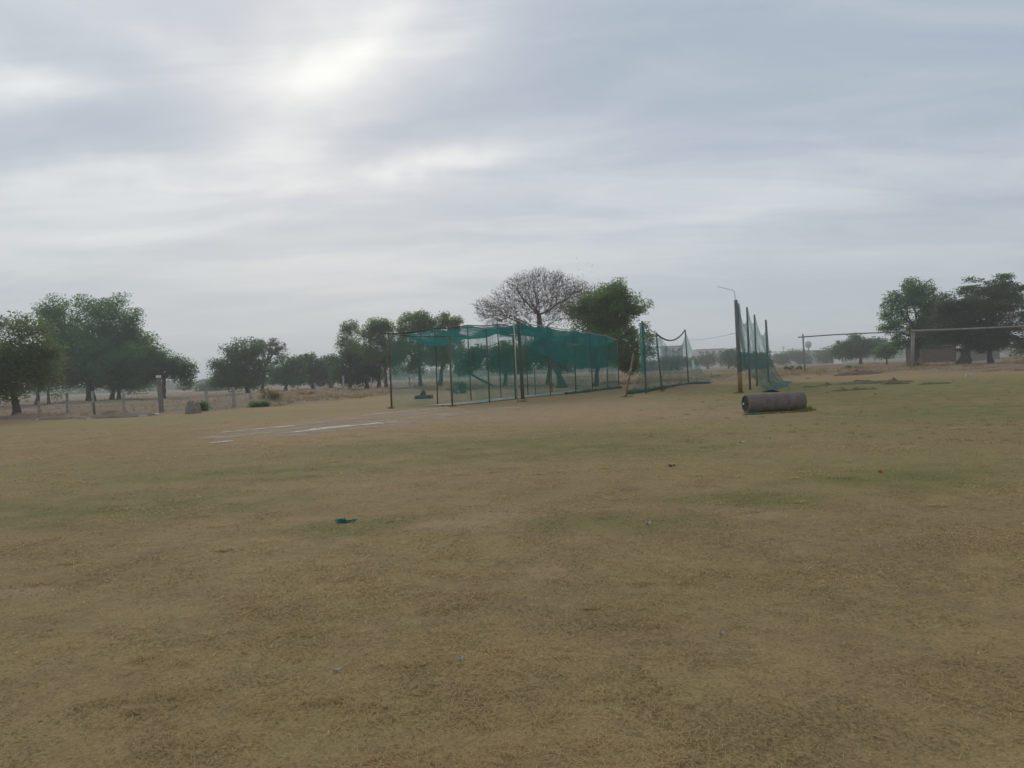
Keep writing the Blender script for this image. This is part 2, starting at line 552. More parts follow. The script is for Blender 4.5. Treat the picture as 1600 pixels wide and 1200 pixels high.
M = {
    'bark': simple('bark', (0.07, 0.055, 0.042), (0.12, 0.098, 0.075), 3.0, bump=0.5, bscale=12, stretch=(3, 3, 0.6)),
    'twig': simple('twig', (0.21, 0.155, 0.14), (0.27, 0.205, 0.19), 2.0, bump=0),
    'leaf_dark': leaf_mat('leaf_dark', (0.051, 0.100, 0.051), (0.071, 0.128, 0.063), (0.098, 0.159, 0.076)),
    'leaf_mid': leaf_mat('leaf_mid', (0.067, 0.140, 0.063), (0.091, 0.177, 0.078), (0.122, 0.213, 0.098)),
    'leaf_green': leaf_mat('leaf_green', (0.095, 0.158, 0.058), (0.131, 0.194, 0.079), (0.173, 0.231, 0.105)),
    'leaf_dull': leaf_mat('leaf_dull', (0.055, 0.088, 0.051), (0.076, 0.110, 0.063), (0.104, 0.134, 0.079)),
    'leaf_warm': leaf_mat('leaf_warm', (0.115, 0.16, 0.088), (0.135, 0.185, 0.10), (0.165, 0.20, 0.115)),
    'leaf_fresh': leaf_mat('leaf_fresh', (0.115, 0.18, 0.072), (0.15, 0.215, 0.092), (0.19, 0.25, 0.12)),
    'leaf_dry': leaf_mat('leaf_dry', (0.14, 0.115, 0.06), (0.18, 0.145, 0.085), (0.2, 0.17, 0.1)),
    'concrete': simple('concrete', (0.30, 0.28, 0.25), (0.40, 0.375, 0.335), 4.0, c3=(0.2, 0.18, 0.15), bump=0.3),
    'old_concrete': simple('old_concrete', (0.17, 0.15, 0.135), (0.24, 0.215, 0.19), 4.0, bump=0.3),
    'roller': simple('roller', (0.135, 0.105, 0.092), (0.20, 0.16, 0.142), 3.5, rough=0.75, c3=(0.13, 0.10, 0.085), c3scale=2.5, bump=0.2, bscale=18),
    'roller_end': simple('roller_end', (0.06, 0.055, 0.045), (0.10, 0.09, 0.07), 5, bump=0.3),
    'rust': simple('rust', (0.12, 0.085, 0.058), (0.17, 0.115, 0.075), 5.0, rough=0.8, c3=(0.06, 0.05, 0.045), bump=0.2),
    'rust_orange': simple('rust_orange', (0.20, 0.105, 0.04), (0.27, 0.15, 0.055), 6.0, rough=0.8, c3=(0.11, 0.06, 0.035), bump=0.2),
    'iron': simple('iron', (0.11, 0.115, 0.112), (0.16, 0.16, 0.15), 5.0, rough=0.6, spec=0.4, c3=(0.12, 0.07, 0.045), bump=0.1),
    'steel': simple('steel', (0.33, 0.34, 0.35), (0.45, 0.46, 0.46), 5.0, rough=0.55, spec=0.4, bump=0.05),
    'pale_paint': simple('pale_paint', (0.42, 0.39, 0.35), (0.55, 0.52, 0.47), 3.0, c3=(0.3, 0.22, 0.16), bump=0.1),
    'old_pipe': simple('old_pipe', (0.24, 0.21, 0.18), (0.33, 0.29, 0.25), 3.0, c3=(0.2, 0.14, 0.1), bump=0.1),
    'rope': simple('rope', (0.05, 0.055, 0.05), (0.08, 0.085, 0.075), 10.0, bump=0.2),
    'pale_rope': simple('pale_rope', (0.30, 0.33, 0.29), (0.40, 0.42, 0.37), 10.0, bump=0.2),
    'net_bundle': simple('net_bundle', (0.022, 0.075, 0.052), (0.035, 0.105, 0.075), 7.0, bump=0.6, bscale=14),
    'net_side': net_mat('net_side', (0.03, 0.20, 0.18), (0.045, 0.24, 0.205), 0.14),
    'net_band': net_mat('net_band', (0.022, 0.21, 0.20), (0.035, 0.25, 0.23), 0.43),
    'net_back': net_mat('net_back', (0.03, 0.19, 0.17), (0.045, 0.22, 0.19), 0.14),
    'net_roof': net_mat('net_roof', (0.022, 0.22, 0.20), (0.04, 0.27, 0.24), 0.62, patch=0.5),
    'net_grey': net_mat('net_grey', (0.10, 0.17, 0.165), (0.06, 0.19, 0.165), 0.36),
    'net_fine': net_mat('net_fine', (0.06, 0.17, 0.15), (0.04, 0.19, 0.16), 0.24),
    'lime': simple('lime', (0.55, 0.53, 0.48), (0.7, 0.68, 0.63), 9.0, bump=0.3),
    'soil': simple('soil', (0.13, 0.085, 0.055), (0.19, 0.125, 0.085), 2.5, c3=(0.10, 0.10, 0.045), bump=0.6, bscale=9),
    'clod': simple('clod', (0.14, 0.115, 0.062), (0.19, 0.15, 0.082), 4.0, c3=(0.11, 0.11, 0.048), bump=0.6, bscale=9),
    'dusty_soil': simple('dusty_soil', (0.19, 0.14, 0.095), (0.26, 0.195, 0.135), 2.5, bump=0.5, bscale=9),
    'rubble': simple('rubble', (0.19, 0.165, 0.13), (0.27, 0.24, 0.19), 6.0, c3=(0.14, 0.12, 0.08), bump=0.8, bscale=9),
    'stone': simple('stone', (0.33, 0.30, 0.27), (0.5, 0.47, 0.43), 5.0, bump=0.4),
    'white': simple('white', (0.62, 0.62, 0.6), (0.74, 0.74, 0.72), 4.0, bump=0.05),
    'dark_cloth': simple('dark_cloth', (0.03, 0.035, 0.035), (0.06, 0.065, 0.06), 5.0, bump=0.6, bscale=8),
    'dry_weed': leaf_mat('dry_weed', (0.21, 0.15, 0.098), (0.17, 0.13, 0.076), (0.27, 0.205, 0.13)),
    'straw': leaf_mat('straw', (0.40, 0.325, 0.19), (0.46, 0.375, 0.23), (0.54, 0.46, 0.31)),
    'tuft': leaf_mat('tuft', (0.13, 0.145, 0.05), (0.165, 0.165, 0.06), (0.22, 0.195, 0.09)),
    'teal': simple('teal', (0.01, 0.14, 0.11), (0.02, 0.19, 0.15), 9.0, bump=0.4),
    'orange': simple('orange', (0.45, 0.2, 0.04), (0.55, 0.28, 0.06), 9.0, bump=0.2),
    'brick': simple('brick', (0.10, 0.062, 0.05), (0.135, 0.08, 0.065), 2.0, c3=(0.085, 0.06, 0.05), bump=0.3),
    'plaster': simple('plaster', (0.50, 0.50, 0.48), (0.62, 0.61, 0.58), 0.6, c3=(0.4, 0.38, 0.36), bump=0.05),
    'plaster_grey': simple('plaster_grey', (0.30, 0.31, 0.33), (0.38, 0.39, 0.40), 0.6, bump=0.05),
    'glass_dark': simple('glass_dark', (0.05, 0.055, 0.06), (0.08, 0.085, 0.09), 2.0, rough=0.25, spec=0.5, bump=0),
}

# ------------------------------------------------------------------ ground, haze
def sinh_axis(a, n, k):
    s = np.linspace(-1, 1, n)
    return a * np.sinh(k * s) / math.sinh(k)


gx = sinh_axis(1200, 261, 5.6)
gyp = 1200 * np.sinh(5.4 * np.linspace(0, 1, 300)) / math.sinh(5.4)
gy = np.concatenate([np.linspace(-48, -0.5, 14), gyp])
X, Y = np.meshgrid(gx, gy)
Z = ter(X, Y)
nx, ny = len(gx), len(gy)
idx = np.arange(nx * ny).reshape(ny, nx)
faces = np.stack([idx[:-1, :-1], idx[:-1, 1:], idx[1:, 1:], idx[1:, :-1]], -1).reshape(-1, 4)
gm = mesh_np('ground', np.stack([X, Y, Z], -1), faces, True)
att = gm.attributes.new('beyond', 'FLOAT', 'POINT')
att.data.foreach_set('value', beyond(X, Y).ravel().astype(np.float32))
tag(link('ground', gm, ground_mat()), kind='structure')


def make_haze():
    m, t = material('haze_air')
    v = t.n('ShaderNodeVolumePrincipled')
    v.inputs['Color'].default_value = (0.92, 0.97, 0.99, 1)
    v.inputs['Density'].default_value = HAZE_DENSITY
    v.inputs['Anisotropy'].default_value = 0.1
    o = t.n('ShaderNodeOutputMaterial')
    t.t.links.new(v.outputs[0], o.inputs['Volume'])
    h = MB().box((0, 590, 11.5), (2600, 1300, 27)).build('haze', m)
    tag(h, kind='stuff')


make_haze()

# ------------------------------------------------------------------ pitch strip and chalk lines (sheets a few mm above the turf)
def sheet(name, pts_l, pts_r, m, lift, kind='structure'):
    v, f = [], []
    for a, b in zip(pts_l, pts_r):
        v += [(a.x, a.y, gz(a.x, a.y) + lift), (b.x, b.y, gz(b.x, b.y) + lift)]
    for i in range(len(pts_l) - 1):
        f.append((2 * i, 2 * i + 1, 2 * i + 3, 2 * i + 2))
    return tag(MB().add(v, f).build(name, m), kind=kind)


def chalk_mat():
    m, t = material('chalk')
    p = t.n('ShaderNodeNewGeometry').outputs['Position']
    f = t.rng(t.noise(p, 2.5, 5, 0.7), 0.36, 0.52)
    b = t.n('ShaderNodeBsdfDiffuse')
    b.inputs[0].default_value = (0.66, 0.62, 0.55, 1)
    tp = t.n('ShaderNodeBsdfTransparent')
    mx = t.n('ShaderNodeMixShader')
    t.put(mx.inputs[0], f)
    t.t.links.new(tp.outputs[0], mx.inputs[1])
    t.t.links.new(b.outputs[0], mx.inputs[2])
    finish(t, mx.outputs[0])
    return m


M['chalk'] = chalk_mat()


def chalk_line(p0, p1, w, name='chalk_line'):
    a, b = flat(*p0), flat(*p1)
    n = max(6, int((b - a).length / 0.5))
    d = (b - a).normalized()
    s = Vector((d.y, -d.x, 0))
    L, R = [], []
    for i in range(n + 1):
        c = a.lerp(b, i / n)
        ww = w * (0.7 + 0.6 * random.random())
        k = (vnoise(i * 0.35, p0[0]) - 0.5) * 0.12
        L.append(c + s * (ww / 2 + k))
        R.append(c + s * (-ww / 2 + k))
    sheet(name, R, L, M['chalk'], 0.012 if name == 'chalk_line' else 0.007)


chalk_line((345, 677), (462, 666), 0.26)
chalk_line((560, 651), (700, 636.5), 0.24)
chalk_line((450, 677), (594, 661), 0.36)
chalk_line((330, 693), (362, 689.5), 0.26)
chalk_line((480, 672), (545, 665), 0.3)
chalk_line((570, 664.5), (620, 659), 0.18)

def worn_mat():
    m, t = material('worn_chalk')
    p = t.n('ShaderNodeNewGeometry').outputs['Position']
    mp = t.n('ShaderNodeMapping')
    t.put(mp.inputs['Vector'], p)
    mp.inputs['Rotation'].default_value = (0, 0, RAD(-64))
    mp.inputs['Scale'].default_value = (0.35, 2.4, 1.0)
    f = t.math('MULTIPLY', t.rng(t.noise(mp.outputs[0], 1.6, 6, 0.7), 0.38, 0.60), 0.8)
    b = t.n('ShaderNodeBsdfDiffuse')
    b.inputs[0].default_value = (0.52, 0.43, 0.33, 1)
    tp = t.n('ShaderNodeBsdfTransparent')
    mx = t.n('ShaderNodeMixShader')
    t.put(mx.inputs[0], f)
    t.t.links.new(tp.outputs[0], mx.inputs[1])
    t.t.links.new(b.outputs[0], mx.inputs[2])
    finish(t, mx.outputs[0])
    return m


M['chalk_line'] = M['chalk']
M['chalk'] = worn_mat()
chalk_line((330, 686), (560, 655), 1.5, 'worn_streak')
chalk_line((470, 668), (700, 640), 1.6, 'worn_streak')
chalk_line((430, 682), (640, 659), 1.3, 'worn_streak')
chalk_line((600, 661), (800, 636), 1.6, 'worn_streak')
CAGE_D = Vector((0.467, 0.884, 0))                       # long axis of the practice cage
FA, FB = flat(707, 635), flat(612, 638)
pa, pb = FA + CAGE_D * 1.0 + Vector((-0.5, .2, 0)), FA + CAGE_D * 21 + Vector((-0.5, .2, 0))
side = Vector((-CAGE_D.y, CAGE_D.x, 0))
Ls, Rs = [], []
for i in range(22):
    c = pa.lerp(pb, i / 21)
    Rs.append(c)
    Ls.append(c + side * 1.9)
sheet('concrete_strip', Rs, Ls, M['concrete'], 0.035)

# ------------------------------------------------------------------ trees
def leaf_quads(c, size, aspect=0.6, flat_=0.5):
    n = len(c)
    nrm = RNG.normal(size=(n, 3))
    nrm[:, 2] = np.abs(nrm[:, 2]) + flat_
    nrm /= np.linalg.norm(nrm, axis=1, keepdims=True)
    a = np.cross(nrm, RNG.normal(size=(n, 3)))
    a /= np.linalg.norm(a, axis=1, keepdims=True)
    b = np.cross(nrm, a)
    s = size * RNG.uniform(0.6, 1.35, (n, 1))
    a, b = a * s * 0.5, b * s * 0.5 * aspect
    droop = nrm * s * 0.12
    v = np.stack([c - a - droop, c - b + droop, c + a - droop, c + b + droop], 1)
    return v.reshape(-1, 3), np.arange(4 * n).reshape(n, 4)


def limbs(mb, base, tips, r0, fork_z, lean=(0, 0), n=7, crook=0.12, sub=True):
    """tapered trunk that divides into crooked limbs towards the given tips"""
    base = Vector(base)
    top = Vector((base.x + lean[0], base.y + lean[1], fork_z))
    pts, rad = [], []
    for i in range(7):
        k = i / 6
        p = base.lerp(top, k)
        p.x += (random.random() - .5) * r0 * 0.7 * (k > 0)
        p.y += (random.random() - .5) * r0 * 0.7 * (k > 0)
        pts.append(p)
        rad.append(r0 * (1.5 if i == 0 else 1.12 if i == 1 else 1 - 0.28 * k))
    pts[0].z -= 0.15
    mb.tube(pts, rad, n=9)
    for tip in tips:
        tip = Vector(tip)
        s = pts[-1].lerp(pts[-3], random.random() * 0.8)
        L = (tip - s).length
        r = r0 * random.uniform(0.32, 0.5)
        q = []
        for i in range(6):
            k = i / 5
            p = s.lerp(tip, k)
            p.z += math.sin(k * math.pi) * L * random.uniform(-.02, .10)
            if 0 < i < 5:
                p += Vector([(random.random() - .5) * L * crook for _ in range(3)])
            q.append(p)
        mb.tube(q, [r * (1 - 0.82 * i / 5) for i in range(6)], n=n)
        if sub:
            for _ in range(2):
                j = random.choice((2, 3, 4))
                e = q[j] + Vector([(random.random() - .4) * L * 0.45 for _ in range(3)])
                mb.tube([q[j], q[j].lerp(e, .5) + Vector((0, 0, L * .03)), e], [r * .4, r * .28, r * .1], n=5)


def tree(label, base_px, d, lobes, leafm, n_leaf, leaf, clump, group=None, trunk_px=8, fork=0.35, n_clump=None, name='tree',
         cat='tree', lean=0.0, n_limb=12, depth=0.85, flat_=0.5, vflat=0.75, shell=2.3, extra_trunks=(), base_z=None):
    b = on(base_px[0], base_px[1], d)
    S = d / F_PX
    W = []
    for i, (cx, cy, rx, ry) in enumerate(lobes):
        c = up_at(cx, cy, d)
        c.y += (random.random() - .5) * rx * S * 0.6 * (i > 0)
        W.append((c, rx * S, max(rx * S * depth, .5), ry * S))
    vol = np.array([w[1] * w[2] * w[3] for w in W])
    area = np.array([w[1] * w[3] for w in W])
    pr = 0.5 * vol / vol.sum() + 0.5 * area / area.sum()
    n_clump = int((n_clump or max(14, int(n_leaf / 90))) * 1.5)
    n_leaf, leaf = int(n_leaf * 2.3), leaf * 0.78
    which = RNG.choice(len(W), n_clump, p=pr)
    u = RNG.normal(size=(n_clump, 3))
    u /= np.linalg.norm(u, axis=1, keepdims=True)
    u *= RNG.random((n_clump, 1)) ** (1 / shell)
    cc = np.array([[W[k][0].x, W[k][0].y, W[k][0].z] for k in which]) + u * np.array([[W[k][1], W[k][2], W[k][3]] for k in which])
    zmin = b.z + 0.25
    cc[:, 2] = np.maximum(cc[:, 2], zmin)
    cr = clump * RNG.uniform(0.55, 1.35, n_clump)
    k = RNG.choice(n_clump, n_leaf, p=(cr ** 2) / (cr ** 2).sum())
    off = np.clip(RNG.normal(size=(n_leaf, 3)), -1.7, 1.7) * cr[k][:, None] * 0.55
    off[:, 2] *= vflat
    p = cc[k] + off
    p[:, 2] = np.maximum(p[:, 2], zmin * 0 + b.z + 0.1)
    t = thing(name, label, cat, b, group)
    v, f = leaf_quads(p - np.array(b)[None], leaf, flat_=flat_)
    link('crown', mesh_np('crown', v, f), leafm, t)
    ztop = max(w[0].z + w[3] for w in W)
    zbot = min(w[0].z - w[3] for w in W)
    cxm = float(np.mean(cc[:, 0])) - b.x
    fz = max(zbot + (ztop - zbot) * fork, b.z + 0.6) - b.z
    order = RNG.permutation(n_clump)[:n_limb]
    mb = MB()
    limbs(mb, (0, 0, 0), [cc[i] - np.array(b) for i in order], trunk_px * S / 2, fz, (cxm * 0.45 + lean, 0))
    mb.build('trunk', M['bark'], t, True)
    for (ex, ey, w) in extra_trunks:
        q = on(ex, ey, d) - b
        m2 = MB()
        tips = [cc[i] - np.array(b) for i in RNG.permutation(n_clump)[:4]]
        limbs(m2, q, tips, w * S / 2, fz, (0, 0.2))
        m2.build('trunk', M['bark'], t, True)
    return t


GL = 'trees beyond the left fence'
GM = 'trees beyond the field behind the nets'
GR = 'trees at the right edge of the field'
GF = 'low trees far off on the horizon'

tree('broad leafy tree with a bare dark trunk, nearest to the fence at the far left', (25, 655), 47,
     [(15, 585, 62, 42), (45, 545, 42, 40), (38, 512, 30, 22), (-35, 600, 60, 40), (75, 590, 20, 34), (10, 560, 50, 40), (58, 560, 30, 34)], M['leaf_warm'], 9500, 0.20, 0.62, GL, 11, 0.3, 190, depth=0.9, n_limb=14)
tree('thin half bare tree rising behind the leafy tree at the left edge', (-8, 630), 85,
     [(0, 512, 14, 20), (-14, 540, 16, 26), (10, 498, 6, 6)], M['leaf_dull'], 900, 0.24, 0.5, GL, 4, 0.3, 40)
tree('largest tree on the left with a high domed dense green crown', (142, 629), 104,
     [(140, 520, 72, 50), (105, 505, 42, 36), (180, 520, 42, 46), (150, 565, 85, 42), (100, 570, 45, 45), (195, 575, 45, 34), (205, 490, 10, 14), (95, 472, 16, 10), (135, 472, 24, 10), (150, 560, 92, 44), (195, 540, 48, 44), (180, 476, 26, 12), (205, 486, 18, 16), (215, 525, 26, 38), (222, 565, 30, 38), (78, 485, 20, 20), (70, 520, 20, 30), (150, 592, 88, 20), (95, 594, 40, 18), (212, 598, 42, 12)],
     M['leaf_mid'], 36000, 0.33, 1.15, GL, 12, 0.28, 330, n_limb=20, shell=2.6)
tree('two stemmed tree under the right flank of the large domed tree', (175, 628), 98,
     [(185, 580, 40, 28), (210, 565, 30, 30)], M['leaf_mid'], 4500, 0.32, 0.9, GL, 6, 0.3, 70, extra_trunks=((186, 628, 5),))
tree('small forked tree with a thin open stem beside the nearest leafy tree', (57, 632), 92,
     [(60, 590, 34, 20), (82, 575, 26, 24)], M['leaf_dull'], 2200, 0.32, 0.8, GL, 6, 0.25, 40, extra_trunks=((76, 632, 4),))
tree('spreading lower tree with ragged drooping right side next to the domed tree', (255, 622), 96,
     [(258, 572, 34, 24), (282, 580, 22, 20), (240, 555, 20, 22), (235, 590, 22, 12), (290, 595, 14, 10)], M['leaf_dark'], 5200, 0.30, 0.72, GL, 7, 0.3, 110, flat_=1.0)
tree('dark rounded tree standing alone in the gap right of the left trees', (388, 612), 118,
     [(375, 572, 38, 30), (382, 548, 32, 18), (360, 585, 26, 20), (398, 585, 22, 24), (345, 575, 14, 10), (375, 595, 38, 12)], M['leaf_dark'], 9500, 0.36, 0.95, GM, 7, 0.3, 150, shell=2.7)
tree('sparse flat topped tree showing its branches behind the dark rounded tree', (410, 608), 132,
     [(425, 545, 24, 12), (408, 538, 16, 9), (436, 552, 13, 8), (428, 566, 12, 6), (420, 534, 14, 5)], M['leaf_dull'], 1300, 0.34, 0.7, GM, 5, 0.2, 60, n_limb=22, flat_=1.2, vflat=0.5)
tree('low bushy tree between the dark rounded tree and the tall group', (447, 607), 135,
     [(448, 580, 30, 20), (438, 588, 20, 16), (465, 570, 18, 16), (450, 594, 32, 9)], M['leaf_mid'], 4200, 0.4, 0.9, GM, 5, 0.3, 70)
tree('low bushy tree with an uneven top left of the tall group', (489, 605), 138,
     [(487, 572, 26, 20), (478, 560, 14, 10), (500, 582, 20, 18), (490, 592, 30, 10)], M['leaf_dark'], 4200, 0.4, 0.9, GM, 5, 0.3, 70)
tree('small dark tree filling the notch just left of the tall group', (516, 604), 142,
     [(512, 576, 18, 20), (520, 565, 10, 14), (516, 592, 22, 9)], M['leaf_dull'], 2600, 0.4, 0.85, GM, 4, 0.3, 45)
tree('dense dark round tree under the tall slender trees', (574, 602), 112,
     [(558, 572, 34, 26), (575, 566, 24, 24), (545, 582, 22, 18), (564, 590, 38, 10)], M['leaf_dark'], 7500, 0.36, 0.9, GM, 6, 0.3, 110, shell=2.7, extra_trunks=((592, 601, 6),))
tree('slender airy tree at the left end of the tall group', (547, 602), 122,
     [(545, 514, 14, 16), (540, 538, 16, 15), (552, 552, 18, 20)], M['leaf_green'], 3000, 0.30, 0.66, GM, 4, 0.3, 75)
tree('tall airy tree with a pale crown left of the front net post', (604, 600), 108,
     [(588, 515, 22, 16), (605, 520, 16, 20), (575, 532, 18, 18), (600, 548, 26, 24), (618, 568, 20, 20), (580, 555, 18, 18), (590, 508, 26, 16)], M['leaf_green'], 7600, 0.28, 0.64, GM, 5, 0.3, 185, n_limb=16)
tree('tallest airy tree behind the net front with a straight thin trunk', (657, 599), 106,
     [(648, 503, 26, 20), (635, 520, 16, 20), (668, 508, 14, 18), (642, 545, 26, 20), (665, 560, 20, 22), (648, 572, 20, 16), (625, 545, 18, 24)], M['leaf_green'], 8200, 0.28, 0.64, GM, 5, 0.35, 190, n_limb=18)
tree('airy tree with a forked branching trunk seen through the net front', (686, 597), 106,
     [(692, 505, 24, 18), (712, 510, 10, 16), (690, 530, 26, 14), (700, 556, 24, 22), (712, 545, 14, 20), (680, 550, 16, 20)], M['leaf_green'], 7000, 0.28, 0.64, GM, 6, 0.4, 170, n_limb=16, lean=0.6)
tree('small bushy tree with leaning limb seen through the near net wall', (772, 594), 84,
     [(735, 560, 20, 20), (722, 575, 14, 14), (752, 556, 12, 18)], M['leaf_dark'], 2600, 0.28, 0.6, GM, 4, 0.2, 55, lean=-2.2)
tree('dark round crowned tree behind the net left of the tallest net post', (788, 590), 84,
     [(795, 556, 30, 20), (785, 568, 22, 14), (815, 560, 18, 18)], M['leaf_dark'], 5200, 0.30, 0.7, GM, 6, 0.3, 90, shell=2.7)
tree('low dark tree under the bare tree seen through the net', (855, 597), 76,
     [(852, 553, 34, 24), (880, 556, 28, 22), (826, 558, 20, 20), (904, 558, 20, 18)], M['leaf_dark'], 8500, 0.27, 0.65, GM, 7, 0.3, 95)
tree('full green tree right of the bare tree with a tall rounded crown', (930, 603), 67,
     [(952, 480, 44, 36), (930, 510, 42, 46), (972, 490, 30, 40), (950, 540, 52, 40), (1000, 478, 13, 14), (955, 447, 22, 10), (975, 560, 26, 22), (905, 490, 14, 22), (1012, 530, 12, 22), (1006, 552, 14, 14), (918, 556, 36, 22), (985, 566, 24, 16)],
     M['leaf_fresh'], 23000, 0.22, 0.62, GM, 7, 0.25, 210, n_limb=20, shell=2.2)
tree('round squat tree standing clear under the left arm of the pipe frame', (1345, 560), 165,
     [(1340, 542, 38, 17), (1360, 545, 28, 14), (1318, 550, 22, 10)], M['leaf_dark'], 7000, 0.42, 1.0, GR, 5, 0.3, 110, shell=2.7)
tree('leafy tree with sky showing through its left side at the field edge', (1428, 557), 96,
     [(1425, 462, 34, 24), (1400, 492, 24, 28), (1440, 480, 28, 32), (1450, 510, 30, 34), (1390, 512, 14, 14), (1420, 530, 26, 20), (1398, 535, 8, 12), (1455, 520, 34, 26), (1470, 495, 30, 30)],
     M['leaf_mid'], 13000, 0.30, 0.72, GR, 10, 0.25, 170, n_limb=18)
tree('dark wide tree with flat layered top at the right edge', (1503, 556), 88,
     [(1540, 440, 44, 9), (1510, 452, 26, 9), (1575, 448, 24, 8), (1535, 475, 60, 22), (1520, 510, 62, 30), (1590, 470, 22, 10), (1490, 500, 36, 30), (1575, 515, 34, 22), (1600, 530, 40, 16), (1610, 480, 22, 10), (1480, 522, 36, 18), (1540, 525, 64, 20), (1545, 495, 66, 26), (1540, 458, 50, 18), (1500, 472, 34, 18), (1590, 455, 30, 14), (1545, 540, 56, 10)],
     M['leaf_dull'], 26000, 0.28, 0.75, GR, 16, 0.3, 230, n_limb=20, flat_=1.2, vflat=0.5, extra_trunks=((1548, 556, 7),))
tree('low dark tree reaching out of the frame under the layered tree', (1600, 556), 100,
     [(1600, 545, 34, 14), (1640, 530, 40, 26)], M['leaf_dull'], 3000, 0.32, 0.8, GR, 6, 0.2, 60)

FAR = [
    ('bluish far tree in the gap right of the domed tree', (325, 611), 230, [(326, 605, 16, 8), (338, 606, 10, 7)], 'leaf_dark', 1500),
    ('rounded dark bush tree left of the side net, far off', (1138, 567), 210, [(1137, 557, 14, 10), (1148, 561, 9, 7)], 'leaf_dark', 1500),
    ('dark trees showing through the foot of the tall side net', (1180, 574), 150, [(1168, 563, 14, 12), (1186, 560, 14, 12), (1178, 572, 18, 10), (1196, 568, 8, 8)], 'leaf_dark', 3800),
    ('hazy tree with a flat crown in front of the pale far house', (1106, 567), 260, [(1106, 560, 12, 4), (1103, 563, 12, 4)], 'leaf_dull', 700),
    ('hazy far trees seen through the middle net', (1060, 574), 240, [(1060, 566, 14, 7), (1040, 570, 14, 7)], 'leaf_dull', 1300),
    ('blue hazy tree behind the low right net post', (1022, 577), 260, [(1025, 572, 14, 7), (1006, 574, 12, 6)], 'leaf_dull', 1000),
    ('small hazy tree just right of the side net', (1222, 570), 300, [(1222, 561, 9, 7)], 'leaf_dull', 600),
    ('hazy tree between the far buildings left of the pipe frame', (1247, 569), 300, [(1247, 559, 10, 8), (1258, 563, 9, 6)], 'leaf_dull', 900),
    ('hazy tree clump behind the left pipe post', (1292, 566), 280, [(1292, 556, 14, 9), (1306, 558, 10, 8)], 'leaf_dull', 1100),
    ('bush standing at the foot of the leafy right tree', (1385, 560), 130, [(1388, 548, 14, 10), (1372, 552, 10, 7)], 'leaf_mid', 1500),
]
for lb, bp, d, lo, mt, n in FAR:
    tree(lb, bp, d, lo, M[mt], n, d * 0.0032, d * 0.0075, GF, 3, 0.2, None, n_limb=5)


